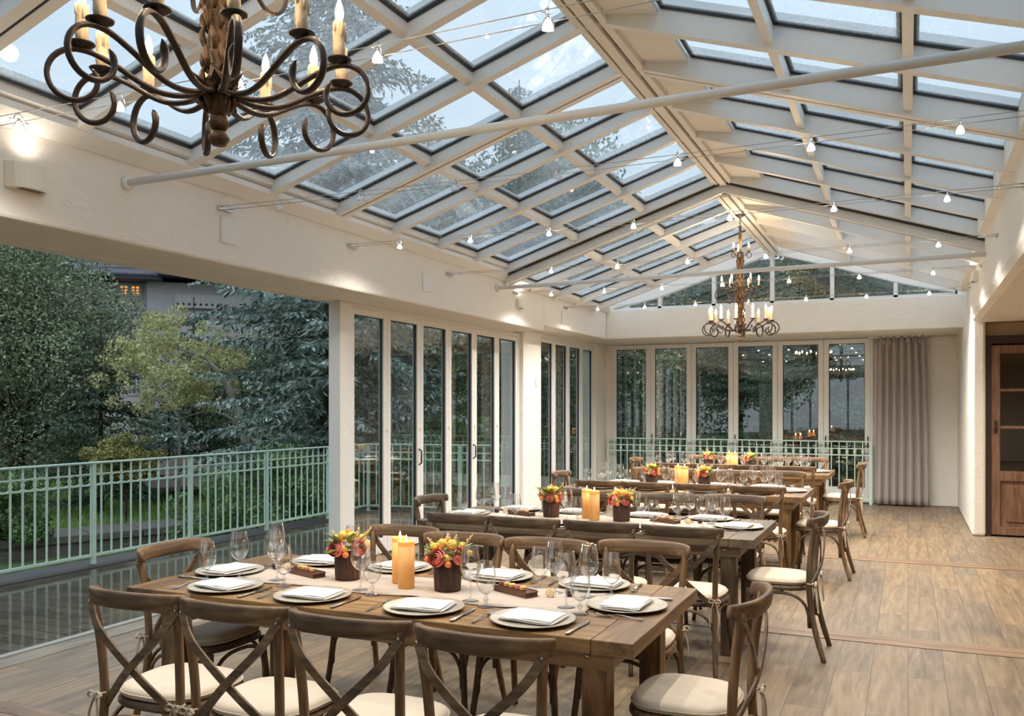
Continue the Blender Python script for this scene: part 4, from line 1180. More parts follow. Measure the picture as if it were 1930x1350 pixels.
def make_posy(seed=0):
    rnd = random.Random(seed)
    r = empty('flower_arrangement'); tag(r, 'x', 'flowers')
    m = MB(); m.lathe([(0.0, 0.0), (0.050, 0.0), (0.051, 0.01), (0.053, 0.055), (0.0545, 0.105), (0.051, 0.105), (0.049, 0.09), (0.0, 0.085)], 36); m.build('pot', M['pot'], r)
    # foliage and stems
    lf = None
    for k in range(26):
        a = rnd.uniform(0, 2 * PI); el = rnd.uniform(-0.1, 0.75)
        m = MB()
        d = Vector((math.cos(a) * math.cos(el), math.sin(a) * math.cos(el), math.sin(el))); up = Vector((-math.cos(a) * math.sin(el), -math.sin(a) * math.sin(el), math.cos(el)))
        rad = rnd.uniform(0.030, 0.05)
        c = (math.cos(a) * rad, math.sin(a) * rad, 0.105 + 0.055 * max(0, math.sin(el)) + 0.01)
        petal(m, c, d, up, 0.015, rnd.uniform(0.045, 0.065), 0.012); m.build('leaf', M['posy_leaf'], r)
    def rose(c, R, axis):
        m = MB(); ax = Vector(axis).normalized(); t1 = ax.orthogonal().normalized(); t2 = ax.cross(t1)
        for ring, (n, k, top, flare) in enumerate(((2, 0.30, 0.35, 0.0), (3, 0.48, 0.5, 0.04), (4, 0.66, 0.72, 0.08), (5, 0.84, 0.95, 0.13), (6, 1.0, 1.2, 0.2))):
            for q in range(n):
                a0 = 2 * PI * q / n + ring * 0.7; w = PI / n * 1.35
                def fn(u, v, a0=a0, w=w, k=k, top=top, flare=flare):
                    a = a0 + (u - 0.5) * 2 * w; th = 2.7 - (2.7 - top) * v - 0.0
                    edge = 1 - 0.10 * (abs(u - 0.5) * 2) ** 3 * v
                    rr = R * k * (1 + flare * v ** 3 + 0.10 * (u - 0.5)) * edge
                    d = t1 * math.cos(a) * math.sin(th) + t2 * math.sin(a) * math.sin(th) + ax * math.cos(th)
                    return tuple(Vector(c) + d * rr)
                m.grid(fn, 6, 6)
        m.build('rose', M['rose'], r)
    def ball(c, R, mat, nm, sx=1.0):
        m = MB(); m.lathe([(0.0, -R), (R * 0.5, -R * 0.86), (R * 0.87, -R * 0.5), (R, 0), (R * 0.87, R * 0.5), (R * 0.5, R * 0.86), (0, R)], 12, c=c)
        for k in range(10):
            a = k * 2.4; z = -0.8 + 1.6 * k / 9; q = math.sqrt(max(0, 1 - z * z)); d = Vector((math.cos(a) * q, math.sin(a) * q, z))
            m.lathe([(0.0, -R * 0.34), (R * 0.3, 0), (0, R * 0.34)], 6, c=tuple(Vector(c) + d * R * 0.85))
        m.build(nm, M[mat], r)
    # +x to the right, -y towards the viewer side
    rose((-0.022, -0.052, 0.128), 0.031, (-0.2, -0.9, 0.35)); rose((0.056, -0.018, 0.130), 0.030, (0.8, -0.45, 0.4)); rose((-0.055, 0.02, 0.140), 0.024, (-0.9, 0.1, 0.5))
    for c, R in (((-0.015, -0.015, 0.178), 0.019), ((0.022, -0.012, 0.175), 0.020), ((0.0, 0.03, 0.17), 0.019), ((-0.045, -0.012, 0.165), 0.015), ((0.05, 0.03, 0.165), 0.016), ((0.018, -0.055, 0.130), 0.014), ((0.09, -0.005, 0.145), 0.012)):
        ball(c, R, 'yellow', 'yellow_blossom')
    for c, R in (((0.024, -0.062, 0.108), 0.013), ((-0.068, -0.03, 0.118), 0.014), ((0.0, 0.005, 0.19), 0.013)):
        ball(c, R, 'orange', 'orange_bud')
    for (a, el, L_) in ((0.35, 0.95, 0.11), (2.75, 0.75, 0.10), (1.4, 1.1, 0.09), (-2.5, 0.6, 0.07)):
        m = MB(); d = Vector((math.cos(a) * math.cos(el), math.sin(a) * math.cos(el), math.sin(el))); c = Vector((math.cos(a) * 0.03, math.sin(a) * 0.03, 0.12))
        m.tube([c, c + d * L_], [0.0015, 0.0008], 5)
        for k in range(34):
            t = 0.3 + 0.7 * k / 33; p = c + d * (L_ * t); q = Vector((rnd.uniform(-1, 1), rnd.uniform(-1, 1), rnd.uniform(-0.3, 1))).normalized()
            e = p + q * (0.022 * (1.15 - t)); m.tube([p, e], [0.0012, 0.0022], 4, smooth=False)
        m.build('astilbe_spray', M['spray'], r)
    return r
def make_board():
    m = MB(); m.prism([(-0.115, 0.0), (0.115, 0.0), (0.108, 0.011), (0.118, 0.022), (-0.118, 0.022), (-0.108, 0.011)], 'Y', -0.036, 0.036)
    m.box(-0.112, 0.112, -0.034, -0.030, 0.022, 0.026); m.box(-0.112, 0.112, 0.030, 0.034, 0.022, 0.026)
    return tag(m.build('serving_board', M['board'], None, 0.002), 'x', 'tray')
def make_macaron(mat):
    m = MB(); R = 0.0165
    m.lathe([(0.0, 0.0), (R * 0.8, 0.001), (R, 0.004), (R * 0.97, 0.0065), (R * 0.9, 0.0066)], 16, 0); m.lathe([(R * 0.9, 0.0066), (R * 0.92, 0.0095), (R * 0.9, 0.0098)], 16, 1)
    m.lathe([(R * 0.9, 0.0098), (R * 0.98, 0.010), (R, 0.0125), (R * 0.85, 0.0165), (R * 0.5, 0.0185), (0, 0.019)], 16, 0)
    return tag(m.build('macaron', [M[mat], M['cream']]), 'x', 'macaron')
def make_fruit(cut):
    r = empty('dried_fruit'); tag(r, 'x', 'fruit')
    m = MB(); R = 0.02
    if cut:
        T = Matrix.Translation((0, 0, R * 0.86)) @ Matrix.Rotation(1.15, 4, 'X')
        m.lathe([(0.0, -R * 0.8), (R * 0.55, -R * 0.65), (R * 0.9, -R * 0.3), (R, 0)], 16, mtx=T); m.build('skin', M['fig'], r)
        m = MB(); m.lathe([(R * 0.98, 0.0), (R * 0.8, 0.001), (0.0, 0.0005)], 16, mtx=T); m.build('flesh', M['figin'], r)
    else:
        m.lathe([(0.0, 0.0), (R * 0.7, 0.003), (R, 0.014), (R * 0.9, 0.024), (R * 0.5, 0.031), (R * 0.15, 0.034), (0, 0.033)], 14); m.build('skin', M['fig'], r)
    return r

PROTO = dict(plate=make_charger(), napkin=make_napkin(), wine=make_wine(0), goblet=make_wine(1), fork=make_fork(), knife=make_knife(), pillar=make_pillar(), board=make_board(), cut=make_fruit(True), whole=make_fruit(False),
             posy1=make_posy(3), posy2=make_posy(8), mac_yellow=make_macaron('mac_yellow'), mac_pink=make_macaron('mac_pink'), mac_brown=make_macaron('mac_brown'), mac_peach=make_macaron('mac_peach'))
for k_ in ('posy1', 'posy2'): PROTO[k_].scale = (1.17, 1.17, 1.17)
USED = set()
def put(kind, x, y, z, rz, label, group):
    p = PROTO[kind]
    if kind not in USED:
        USED.add(kind); p.location = (x, y, z); p.rotation_euler = (0, 0, rz); p['label'] = label; p['group'] = group; return p
    return dup(p, (x, y, z), rz, label, group)

TABLES = [(3.465, 'front', 'front table'), (6.08, 'second', 'second table'), (8.90, 'third', 'third table'), (11.75, 'rearmost', 'rearmost table')]
def regrey(root):
    for ch in [root] + list(root.children):
        if ch.type != 'MESH' or not ch.material_slots: continue
        for k_ in ('table', 'tabley', 'tablez', 'chair', 'chairx'):
            if ch.material_slots[0].material == M[k_]:
                ch.material_slots[0].link = 'OBJECT'; ch.material_slots[0].material = M[k_ + '_grey']; break
TL = {0: 'front table', 1: 'second table', 2: 'third table', 3: 'rearmost table'}
SX = [-2.82, -2.34, -1.79, -1.31]
CXs = [-2.655, -2.19, -1.70, -1.20]
ORD = ['leftmost', 'second from left', 'third from left', 'rightmost']
ZT = 0.7615
rnd = random.Random(11)
for ti, (yc, short, tn) in enumerate(TABLES):
    dy = yc - 3.465
    if ti == 0: T = table0; T.location = ((TX0 + TX1) / 2, yc, 0)
    else: T = dup(table0, ((TX0 + TX1) / 2, yc, 0), 0)
    T['label'] = ['rustic brown farm table in the foreground', 'grey-brown farm table, second in the row', 'golden brown farm table, third in the row', 'brown farm table closest to the back glass doors'][ti]
    if ti == 1: regrey(T)
    # runner
    m = MB()
    def rf(u, v):
        x = -1.0 + 2.0 * u
        edge = 0.014 * math.sin(9 * x + 3 * ti) * (1 if v in (0, 1) else 0.3)
        return ((x * 0.885), (v - 0.5) * 0.41 + edge, 0.0025 + (0.004 * max(0, math.sin(11 * x + ti * 2)) ** 3 if v in (0.0, 1.0) else 0))
    m.grid(rf, 80, 8)
    o = m.build('table_runner', M['runner']); sd = o.modifiers.new('solid', 'SOLIDIFY'); sd.thickness = 0.0015; sd.offset = 1
    o.location = (-2.06, yc + 0.015, ZT - 0.001)
    tag(o, 'beige linen runner laid along the %s' % tn, 'table runner', 'linen table runners')
    # chairs
    for k in range(4):
        j = lambda s: rnd.uniform(-s, s)
        place_chair(CXs[k] + j(0.004), yc - 0.79 + j(0.012), j(0.02), 'cross-back wooden chair, %s, near side of the %s' % (ORD[k], tn), 'cross-back chairs around the farm tables')
    for k in range(4):
        place_chair(CXs[k] + (0.02, 0.01, 0.0, -0.02)[k] + j(0.004), yc + (0.65, 0.53, 0.53, 0.65)[k] + j(0.012), PI + j(0.02), 'cross-back wooden chair, %s, far side of the %s' % (ORD[k], tn), 'cross-back chairs around the farm tables')
    place_chair(TX0 + 0.12, yc - 0.11, -PI / 2 + 0.02, 'cross-back wooden chair, left end of the %s' % tn, 'cross-back chairs around the farm tables')
    place_chair(TX1 + 0.10, yc - 0.11, PI / 2 + (-0.02, 0.0, -0.03, 0.02)[ti], 'cross-back wooden chair, aisle end of the %s' % tn, 'cross-back chairs around the farm tables')
    if ti == 1:
        for o in [q for q in bpy.data.objects if q.get('category') == 'chair' and 'second table' in q['label']]: regrey(o)
    # settings
    sets = [(SX[k], yc - 0.355, 0.0, '%s near-side place' % ORD[k]) for k in range(4)] + [(SX[k] + 0.0, yc + 0.365, PI, '%s far-side place' % ORD[k]) for k in range(4)]
    sets += [(-3.07, yc - 0.05, -PI / 2, 'left end place'), (-1.05, yc + 0.02, PI / 2, 'aisle end place')]
    for si, (px_, py_, a, ln) in enumerate(sets):
        ca, sa = math.cos(a), math.sin(a)
        def W(x, y): return (px_ + ca * x - sa * y, py_ + sa * x + ca * y)
        where = '%s, %s' % (ln, tn)
        x, y = W(0, 0); put('plate', x, y, ZT, a, 'round pewter charger, %s' % where, 'pewter charger plates')
        x, y = W(rnd.uniform(-.008, .008), 0.0 + rnd.uniform(-.006, .006)); put('napkin', x, y, ZT + 0.0112, a + rnd.uniform(-0.12, 0.12), 'folded white napkin, %s' % where, 'folded white napkins')
        end = si >= 8
        x, y = W(-0.195, -0.03); put('fork', x, y, ZT, a + rnd.uniform(-0.06, 0.06), 'steel dinner fork, %s' % where, 'dinner forks')
        x, y = W(0.195, -0.03); put('knife', x, y, ZT, a + rnd.uniform(-0.06, 0.06), 'steel dinner knife, %s' % where, 'dinner knives')
        if si == 8: g, w_ = (0.205, 0.045), (0.12, 0.165)
        elif si == 9: g, w_ = (0.185, 0.125), (0.10, 0.20)
        else: g, w_ = (0.21, 0.145), (0.105, 0.225)
        if not end and si in (3, ): g, w_ = (0.125, 0.185), (0.04, 0.255)
        if si in (5, 6): w_ = (0.17, 0.165)
        if si in (1, 2): w_ = (0.11, 0.20)
        if not end and si == 4: g, w_ = (0.19, 0.16), (0.11, 0.235)
        x, y = W(g[0], g[1]); put('goblet', x, y, ZT + 0.0001, 0, 'short knob-stemmed goblet, %s' % where, 'clear water goblets')
        x, y = W(w_[0], w_[1]); put('wine', x, y, ZT + 0.0035, 0, 'tall clear wine glass, %s' % where, 'tall clear wine glasses')
    zt = ZT + 0.004
    put('posy1', -2.425, yc + 0.03, zt, 0.1 + ti * 0.5, 'coral flowers in a bark pot, left of the candles, %s' % tn, 'flower pots on the tables')
    put('posy2', -1.872, yc + 0.0, zt, 0.15 - ti * 0.6, 'coral flowers in a bark pot, right of the candles, %s' % tn, 'flower pots on the tables')
    put('pillar', -2.155, yc + 0.06, zt, 0, 'lit amber pillar candle, left of its pair, %s' % tn, 'amber pillar candles')
    put('pillar', -2.065, yc - 0.035, zt, 1, 'lit amber pillar candle, right of its pair, %s' % tn, 'amber pillar candles')
    for q, (lx_, ly_) in enumerate(((-2.155, yc + 0.06), (-2.065, yc - 0.035))):
        add_light('candle_light', 'POINT', (lx_, ly_, zt + 0.253), P_CANDLE, (1.0, 0.55, 0.22), 0.012)
    for bi, (bx_, by_, ba) in enumerate(((-2.67, yc + 0.035, -0.35), (-1.57, yc + 0.06, -0.45))):
        side = ('left', 'right')[bi]
        put('board', bx_, by_, zt, ba, 'small walnut macaron tray, %s part of the %s' % (side, tn), 'walnut macaron trays')
        for q, mk in enumerate(('mac_brown', 'mac_peach', 'mac_yellow', 'mac_pink', 'mac_yellow')):
            s_ = -0.088 + 0.036 * q
            col = {'mac_brown': 'brown', 'mac_peach': 'peach', 'mac_yellow': 'yellow', 'mac_pink': 'pink'}[mk]
            if q == 4: col = 'yellow'
            pos_ = ('first from left', 'second from left', 'in the middle', 'fourth from left', 'last from left')[q]
            put(mk, bx_ + math.cos(ba) * s_, by_ + math.sin(ba) * s_, zt + 0.0222, q, '%s macaron, %s on the %s tray, %s' % (col, pos_, side, tn), 'macarons on the trays')
    for (fx, fy, kd, lb) in ((-2.90, yc + 0.09, 'whole', 'dark dried fruit, left of the left tray'), (-2.835, yc + 0.10, 'cut', 'halved fruit showing pale flesh beside the left tray'), (-1.40, yc + 0.05, 'cut', 'halved fruit showing pale flesh beside the right tray'), (-1.33, yc + 0.10, 'whole', 'dark dried fruit right of the right tray')):
        put(kd, fx, fy, zt, 0.2, '%s, %s' % (lb, tn), 'fruits on the runner')

# ================================================================ RAILINGS
def railing(p0, p1, z0, label, posts, H_=1.03, pitch=0.115):
    p0, p1 = Vector((p0[0], p0[1], 0)), Vector((p1[0], p1[1], 0)); L_ = (p1 - p0).length
    a = math.atan2(p1.y - p0.y, p1.x - p0.x)
    r = empty('railing', (p0.x, p0.y, z0), a); tag(r, label, 'railing', 'mint green railings')
    m = MB(); m.box(-0.02, L_ + 0.02, -0.025, 0.025, H_ - 0.02, H_); m.build('top_rail', M['mint'], r, 0.006)
    m = MB()
    for z in (H_ - 0.125, H_ - 0.235): m.box(0, L_, -0.008, 0.008, z - 0.007, z + 0.007)
    m.build('frieze_rail', M['mint'], r)
    m = MB(); m.box(0, L_, -0.012, 0.012, 0.075, 0.10); m.build('bottom_rail', M['mint'], r)
    for t in posts:
        m = MB(); m.box(t * L_ - 0.02, t * L_ + 0.02, -0.02, 0.02, -0.03, H_ - 0.01); m.build('post', M['mint'], r)
    n = int(L_ / pitch); b0 = r0 = None
    for k in range(n + 1):
        x = k * L_ / n
        if b0 is None:
            mb_ = MB(); mb_.box(-0.0075, 0.0075, -0.0075, 0.0075, 0.09, H_ - 0.015); b0 = mb_.build('baluster', M['mint'], r); o = b0
        else:
            o = b0.copy(); C.objects.link(o)
        o.location = (x, 0, 0)
        if k < n:
            if r0 is None:
                rm = MB(); rm.tube([(0.050 * math.cos(q), 0, 0.050 * math.sin(q)) for q in [i * PI / 10 for i in range(21)]], 0.0055, 6, cap=False); r0 = rm.build('ring', M['mint'], r); o = r0
            else: o = r0.copy(); C.objects.link(o)
            o.location = (x + L_ / n * 0.5, 0, H_ - 0.18)
            o.scale = (1.55, 1, 1)
    return r
RX = -7.50
railing((RX, 1.6), (RX, 11.35), 0.0, 'long mint green metal railing edging the wet terrace outside', [0, 0.085, 0.22, 0.355, 0.49, 0.625, 0.76, 0.895, 1.0], pitch=0.125)
railing((RX, 11.35), (-5.30, 11.72), 0.0, 'short mint green railing closing the terrace end, seen through the folding doors', [0.0, 0.33, 0.66], pitch=0.125)
railing((-5.0, 15.42), (-0.55, 15.42), 0.0, 'mint green railing standing inside the back glass doors', [0.0, 1.0], pitch=0.118)

# ================================================================ OUTSIDE
d = MB(); d.box(-7.35, XD - 0.085, YF, 11.55, -0.22, -0.015); struct(d, 'floor_terrace', M['paver'])
d = MB(); d.box(-7.75, -7.35, YF, 11.75, -0.4, 0.0); d.box(-7.75, -5.42, 11.55, 11.9, -0.4, 0.0); struct(d, 'trim_13', M['curb'], 0.01)
GZ = -1.0
d = MB()
def gf(u, v):
    x = -105 + 190 * u; y = -60 + 165 * v
    return (x, y, GZ + 0.12 * math.sin(x * 0.35) * math.cos(y * 0.3))
d.grid(gf, 90, 80); struct(d, 'ground', M['soil'])
d = MB()
def hf(u, v):
    a = math.radians(10 + 200 * u); r_ = 50 + 45 * v
    return (-4 + r_ * math.cos(a), r_ * math.sin(a), GZ - 0.2 + 17 * v ** 0.9 + 0.8 * math.sin(9 * u + 4 * v) + 0.5 * math.sin(31 * u))
d.grid(hf, 120, 20); struct(d, 'ground_hillside', M['forest'])
# masonry below the building
d = MB(); d.box(-7.7, -5.4, YF, 11.85, GZ - 0.3, -0.23); d.box(-5.4, X_FAR, YF, YB + 0.1, GZ - 0.3, -0.13); struct(d, 'wall_foundation', M['curb'])

nr = np.random.default_rng(5)
def leaf_quads(cent, nrm, size, aspect=0.55, jitter=0.6):
    n = len(cent)
    nn = nrm + nr.normal(size=(n, 3)) * jitter; nn /= np.linalg.norm(nn, axis=1, keepdims=True) + 1e-9
    t = np.cross(nn, nr.normal(size=(n, 3))); t /= np.linalg.norm(t, axis=1, keepdims=True) + 1e-9
    b = np.cross(nn, t); s = (size * nr.uniform(0.6, 1.35, size=(n, 1)))
    a = cent - t * s * 0.5; c = cent + t * s * 0.5
    return np.stack([a, cent + b * s * aspect * 0.5, c, cent - b * s * aspect * 0.5], axis=1)
def crown_points(n, lumps):
    # lumps: (k,4) centre + radius
    lumps = np.asarray(lumps); w = lumps[:, 3] ** 2; idx = nr.choice(len(lumps), n, p=w / w.sum())
    d = nr.normal(size=(n, 3)); d /= np.linalg.norm(d, axis=1, keepdims=True)
    r = lumps[idx, 3:4] * (1 - 0.45 * nr.random((n, 1)) ** 2.0)
    d2 = d.copy(); d2[:, 2] *= 0.8
    return lumps[idx, :3] + d2 * r, d
def make_lumps(rx, ry, rz, zc, k, r0=0.35, seed=0):
    g = np.random.default_rng(seed); out = []
    for _ in range(k):
        v = g.normal(size=3); v /= np.linalg.norm(v); q = g.uniform(0.35, 0.95)
        out.append((v[0] * rx * q, v[1] * ry * q, zc + v[2] * rz * q, r0 * g.uniform(0.6, 1.35) * (rx + rz) / 2))
    return out
def broad_tree(name, loc, rx, rz, zc, n, size, mat, label, group=None, cat='tree', k=34, trunk=0.16, r0=0.34, seed=1, tmat='bark', ry=None, branches=True):
    root = empty(name, loc, 0); tag(root, label, cat, group)
    lumps = make_lumps(rx, ry or rx, rz, zc, k, r0, seed)
    p, nn = crown_points(n, lumps)
    link('foliage', quad_mesh('foliage', leaf_quads(p, nn, size), M[mat]), root)
    m = MB()
    m.tube(smoothpath([(0, 0, -0.3), (0.05, 0.0, zc * 0.45), (-0.04, 0.05, zc)], 4), [trunk, trunk * 0.95, trunk * .9, trunk * .85, trunk * .8, trunk * .7, trunk * .6, trunk * .5, trunk * .4], 8)
    if branches:
        for l in lumps[:14]:
            m.tube(smoothpath([(0, 0, max(0.3, min(zc * 0.5, l[2] * 0.6))), (l[0] * 0.5, l[1] * 0.5, l[2] * 0.75), (l[0], l[1], l[2])], 4), [trunk * 0.4 * (1 - 0.09 * i) for i in range(9)], 6)
    m.build('trunk', M[tmat], root)
    return root
def spruce_mesh(h, R, z0, seed, dens=1.0, droop=0.35, twig=0.34, sub=3):
    g = np.random.default_rng(seed); quads = []
    z = z0; 
    while z < h - 0.25:
        f = 1 - (z - z0) / (h - z0)
        L0 = R * (f ** 0.85) + min(0.3, 0.2 * R)
        nb = int(6 + 3 * g.random())
        for b in range(nb):
            a = 2 * PI * b / nb + g.uniform(0, 1); L_ = L0 * g.uniform(0.55, 1.2); dr = droop * g.uniform(0.5, 1.6)
            d = np.array([math.cos(a), math.sin(a), 0.0]); sd = np.array([-math.sin(a), math.cos(a), 0.0])
            nt = max(5, int(L_ / 0.085 * dens))
            zz = z + g.uniform(-0.2, 0.2)
            for k in range(nt):
                t = (k + 0.6) / nt
                if t < 0.12: continue
                base = d * (L_ * t) + np.array([0, 0, zz + 0.10 * L_ * math.sin(PI * t * 0.5) - dr * L_ * t * t * 0.8 + 0.12 * L_ * t ** 4])
                tl = twig * (0.35 + 0.9 * math.sin(PI * min(1, 0.12 + 0.86 * t))) * (0.5 + 0.5 * min(1, L_ / 1.5))
                for s_ in (-1, 1):
                    dirn = sd * s_ * 0.85 + d * 0.55 + np.array([0, 0, -0.25 - 0.3 * g.random()]); dirn /= np.linalg.norm(dirn)
                    tlen = tl * g.uniform(0.7, 1.2)
                    for q in range(sub):
                        st = base + dirn * tlen * (q / sub) * 0.9
                        dd = dirn + g.normal(size=3) * 0.32 + np.array([0, 0, -0.12 * q]); dd /= np.linalg.norm(dd)
                        up = np.cross(dd, g.normal(size=3)); up /= np.linalg.norm(up)
                        w = 0.020 + 0.012 * g.random(); ln = tlen / sub * 1.5
                        quads.append((st - up * w * 0.6, st + dd * ln * 0.6 - up * w, st + dd * ln, st + dd * ln * 0.5 + up * w))
        z += 0.30 * (0.7 + 0.6 * g.random())
    return np.array(quads)
def spruce(loc, h, R, z0, mat, label, seed, dens=1.0, trunk=0.2, group='spruces around the terrace', mesh=None, rz=0, sub=3, twig=0.34):
    root = empty('spruce_tree', loc, rz); tag(root, label, 'tree', group)
    if mesh is None: mesh = quad_mesh('needles', spruce_mesh(h, R, z0, seed, dens, sub=sub, twig=twig), M[mat])
    link('needles', mesh, root)
    m = MB(); m.tube([(0, 0, -0.3), (0, 0, h * 0.5), (0, 0, h)], [trunk, trunk * 0.6, 0.02], 8); m.build('trunk', M['bark'], root)
    return root, mesh

def at(u, v, t, z=GZ):
    p = pixpt(u, v, t); return (p[0], p[1], z)
# the big blue spruce at the corner of the terrace
spruce(at(628, 800, 17.0), 15.0, 2.7, 1.6, 'lf_blue', 'tall blue spruce beside the folding doors with drooping silvery branches', 3, 1.25, 0.22)
# dark broadleaf mass at the left
broad_tree('broadleaf_tree', at(30, 700, 21.0), 2.5, 3.3, 4.0, 70000, 0.085, 'lf_dark', 'dense dark green tree filling the left of the open doorway', k=46, seed=4, trunk=0.2)
broad_tree('broadleaf_tree', at(-210, 700, 25.0), 3.6, 4.0, 4.2, 30000, 0.14, 'lf_dark', 'dark green tree at the extreme left edge behind the railing', k=40, seed=9, trunk=0.2)
spruce(at(190, 760, 20.0), 4.6, 1.5, 0.6, 'lf_spruce', 'small dark spruce half hidden under the dense tree at left', 12, 1.0, 0.07)
# pale green maple with a leaning grey trunk
mt = broad_tree('maple_tree', at(335, 700, 19.5), 1.9, 1.25, 3.5, 10500, 0.085, 'lf_light', 'pale yellow-green maple with airy leaves in front of the grey house', k=110, seed=21, trunk=0.035, r0=0.13, tmat='palebark', branches=False)
m = MB()
tp = [pixpt(u, v, 19.3) for u, v in ((470, 870), (455, 800), (437, 750), (424, 720), (410, 700), (396, 685), (383, 672))]
o_ = pixpt(335, 700, 19.5)
tp = [(p[0] - o_[0], p[1] - o_[1], p[2] - GZ) for p in tp]
m.tube(smoothpath(tp, 3), [0.09] * 4 + [0.075] * 5 + [0.06] * 5 + [0.045] * 5, 8)
for A_, B_, C_ in (((410, 700), (395, 690), (350, 705)), ((424, 720), (428, 700), (434, 676)), ((437, 750), (446, 735), (452, 742)), ((383, 672), (345, 660), (310, 645)), ((383, 672), (400, 655), (440, 640)), ((455, 800), (400, 775), (340, 790))):
    q = [pixpt(u, v, 19.3) for u, v in (A_, B_, C_)]
    m.tube(smoothpath([(p[0] - o_[0], p[1] - o_[1], p[2] - GZ) for p in q], 3), [0.035, 0.03, 0.026, 0.022, 0.018, 0.012, 0.008], 6)
m.build('branch', M['palebark'], mt)
broad_tree('broadleaf_tree', at(490, 700, 29.5), 1.7, 2.3, 2.9, 24000, 0.12, 'lf_dark', 'dark green tree between the pale maple and the blue spruce', k=44, seed=63, trunk=0.1)
# shrubs
shr = [(235, 18.6, 0.8, 0.5, 1.5, 'lf_yellow', 'rounded yellow-green shrub behind the railing below the house'),
       (8, 15.5, 0.8, 0.8, 0.7, 'lf_mid', 'leafy green shrub behind the railing at the far left'),
       (470, 13.8, 1.15, 0.95, 0.7, 'lf_mid', 'bushy green shrub pressed against the middle of the railing'),
       (560, 15.0, 1.0, 1.1, 1.0, 'lf_mid', 'green shrub behind the railing near the folded doors'),
       (350, 30.0, 2.2, 1.7, 1.3, 'lf_dark', 'dark shrub mass below the pale maple'),
       (150, 31.0, 2.6, 1.3, 1.0, 'lf_dark', 'dark hedge-like shrub low behind the lawn'),
       (735, 19.0, 1.5, 1.2, 1.0, 'lf_mid', 'green shrub seen through the first folding doors'),
       (860, 21.0, 1.8, 1.4, 1.1, 'lf_mid', 'green shrub seen through the middle folding doors')]
for i, (u, t, rx, rz_, zc, mt_, lb) in enumerate(shr):
    broad_tree('shrub', at(u, 800, t), rx, rz_, zc, int(9000 if t < 20 else 11000), 0.075 if t < 20 else 0.11, mt_, lb, 'shrubs beyond the terrace', 'shrub', k=40, r0=0.27, trunk=0.03, seed=40 + i)
_, sm = spruce(at(318, 800, 25.0), 3.4, 0.9, 0.3, 'lf_blue', 'small young blue spruce below the house balcony', 31, 1.0, 0.05)
spruce(at(365, 800, 29.0), 6.2, 1.5, 0.5, 'lf_spruce', 'narrow dark young spruce beside the house balcony', 33, 0.9, 0.07)
# dark spruces behind the back doors and behind the folding doors
spots = [(-6.9, 19.6, 8.5, 'dark spruce outside the corner of the two glass walls'), (-1.4, 19.8, 8, 'dark spruce behind the middle back glass doors'), (4.1, 20.0, 8, 'dark spruce behind the wall right of the curtain'), (-4.2, 24.6, 9.5, 'dark spruce set back behind the leftmost back glass doors'), (1.6, 24.8, 9.5, 'dark spruce set back behind the rightmost back glass doors'),
         (-10.2, 23.2, 12, 'dark spruce seen through the second bank of folding doors'), (-13.6, 18.6, 12, 'dark spruce seen through the first bank of folding doors'), (-17.5, 25.5, 16, 'tall dark spruce behind the big blue spruce')]
mesh = None
for i, (x, y, h, lb) in enumerate(spots):
    if mesh is None:
        rt, mesh = spruce((x, y, GZ), 15.0, 2.9, 0.4, 'lf_spruce', lb, 51, 1.0, 0.2)
        src = rt
    else:
        rt = dup(src, (x, y, GZ), i * 1.3, lb)
    rt.scale = (0.86, 0.86, h / 15.0)
# tall background trees
bg = [(330, 66, 1.25, 'tall green tree rising behind the house roof'), (650, 47, 1.0, 'tall green tree behind the big blue spruce'), (800, 36, 0.95, 'tall tree above the first folding doors'), (1060, 46, 1.1, 'tall tree above the pillar between the door banks'), (-100, 46, 0.7, 'background tree behind the left edge of the doorway'), (-480, 38, 0.7, 'background tree left of the doorway edge'),
      (1270, 36, 0.7, 'background tree behind the leftmost back doors'), (1560, 44, 0.8, 'background tree behind the middle back doors'), (1860, 36, 0.7, 'background tree behind the curtain end of the back wall')]
src = None
for i, (u, t, s_, lb) in enumerate(bg):
    if src is None:
        src = broad_tree('background_tree', at(u, 700, t), 4.6, 6.6, 7.4, 42000, 0.27, 'lf_dark', lb, 'tall trees around the garden', k=60, seed=77, trunk=0.25); rt = src
    else: rt = dup(src, at(u, 700, t), i * 0.9, lb, 'tall trees around the garden')
    rt.scale = (s_, s_, s_ * (1.0 + 0.08 * (i % 2)))

for i, (x, y, lb) in enumerate(((-25, 3, 'added unseen tall tree left of the terrace, outside the doorway'), (-23, -9, 'added unseen tall tree beside the terrace behind the viewer'), (-18, -21, 'added unseen tall tree beyond the near end of the terrace'), (-8.5, -18.5, 'added unseen tall tree outside the near end of the room'), (4, -22, 'added unseen tall tree outside the near end of the adjoining room'))):
    rt = dup(src, (x, y, GZ), i * 1.7, lb, 'tall trees around the garden'); rt.scale = (0.8, 0.8, 0.75)  # out-of-view trees added to keep bright sky out of the glass reflections
hedge = None
for i, (u, t, lb) in enumerate(((640, 37, 'broad dark thicket behind the blue spruce'), (900, 34, 'broad dark thicket behind the folding doors'), (1090, 32, 'broad dark thicket behind the pillar'), (1290, 30, 'broad dark thicket behind the left back doors'), (1500, 31, 'broad dark thicket behind the right back doors'), (1760, 30, 'broad dark thicket behind the curtain'))):
    if hedge is None: hedge = broad_tree('thicket', at(u, 700, t), 1.9, 2.3, 2.0, 22000, 0.17, 'lf_dark', lb, 'thickets closing the garden', 'shrub', k=40, trunk=0.04, seed=91)
    else: dup(hedge, at(u, 700, t), i * 1.1, lb)

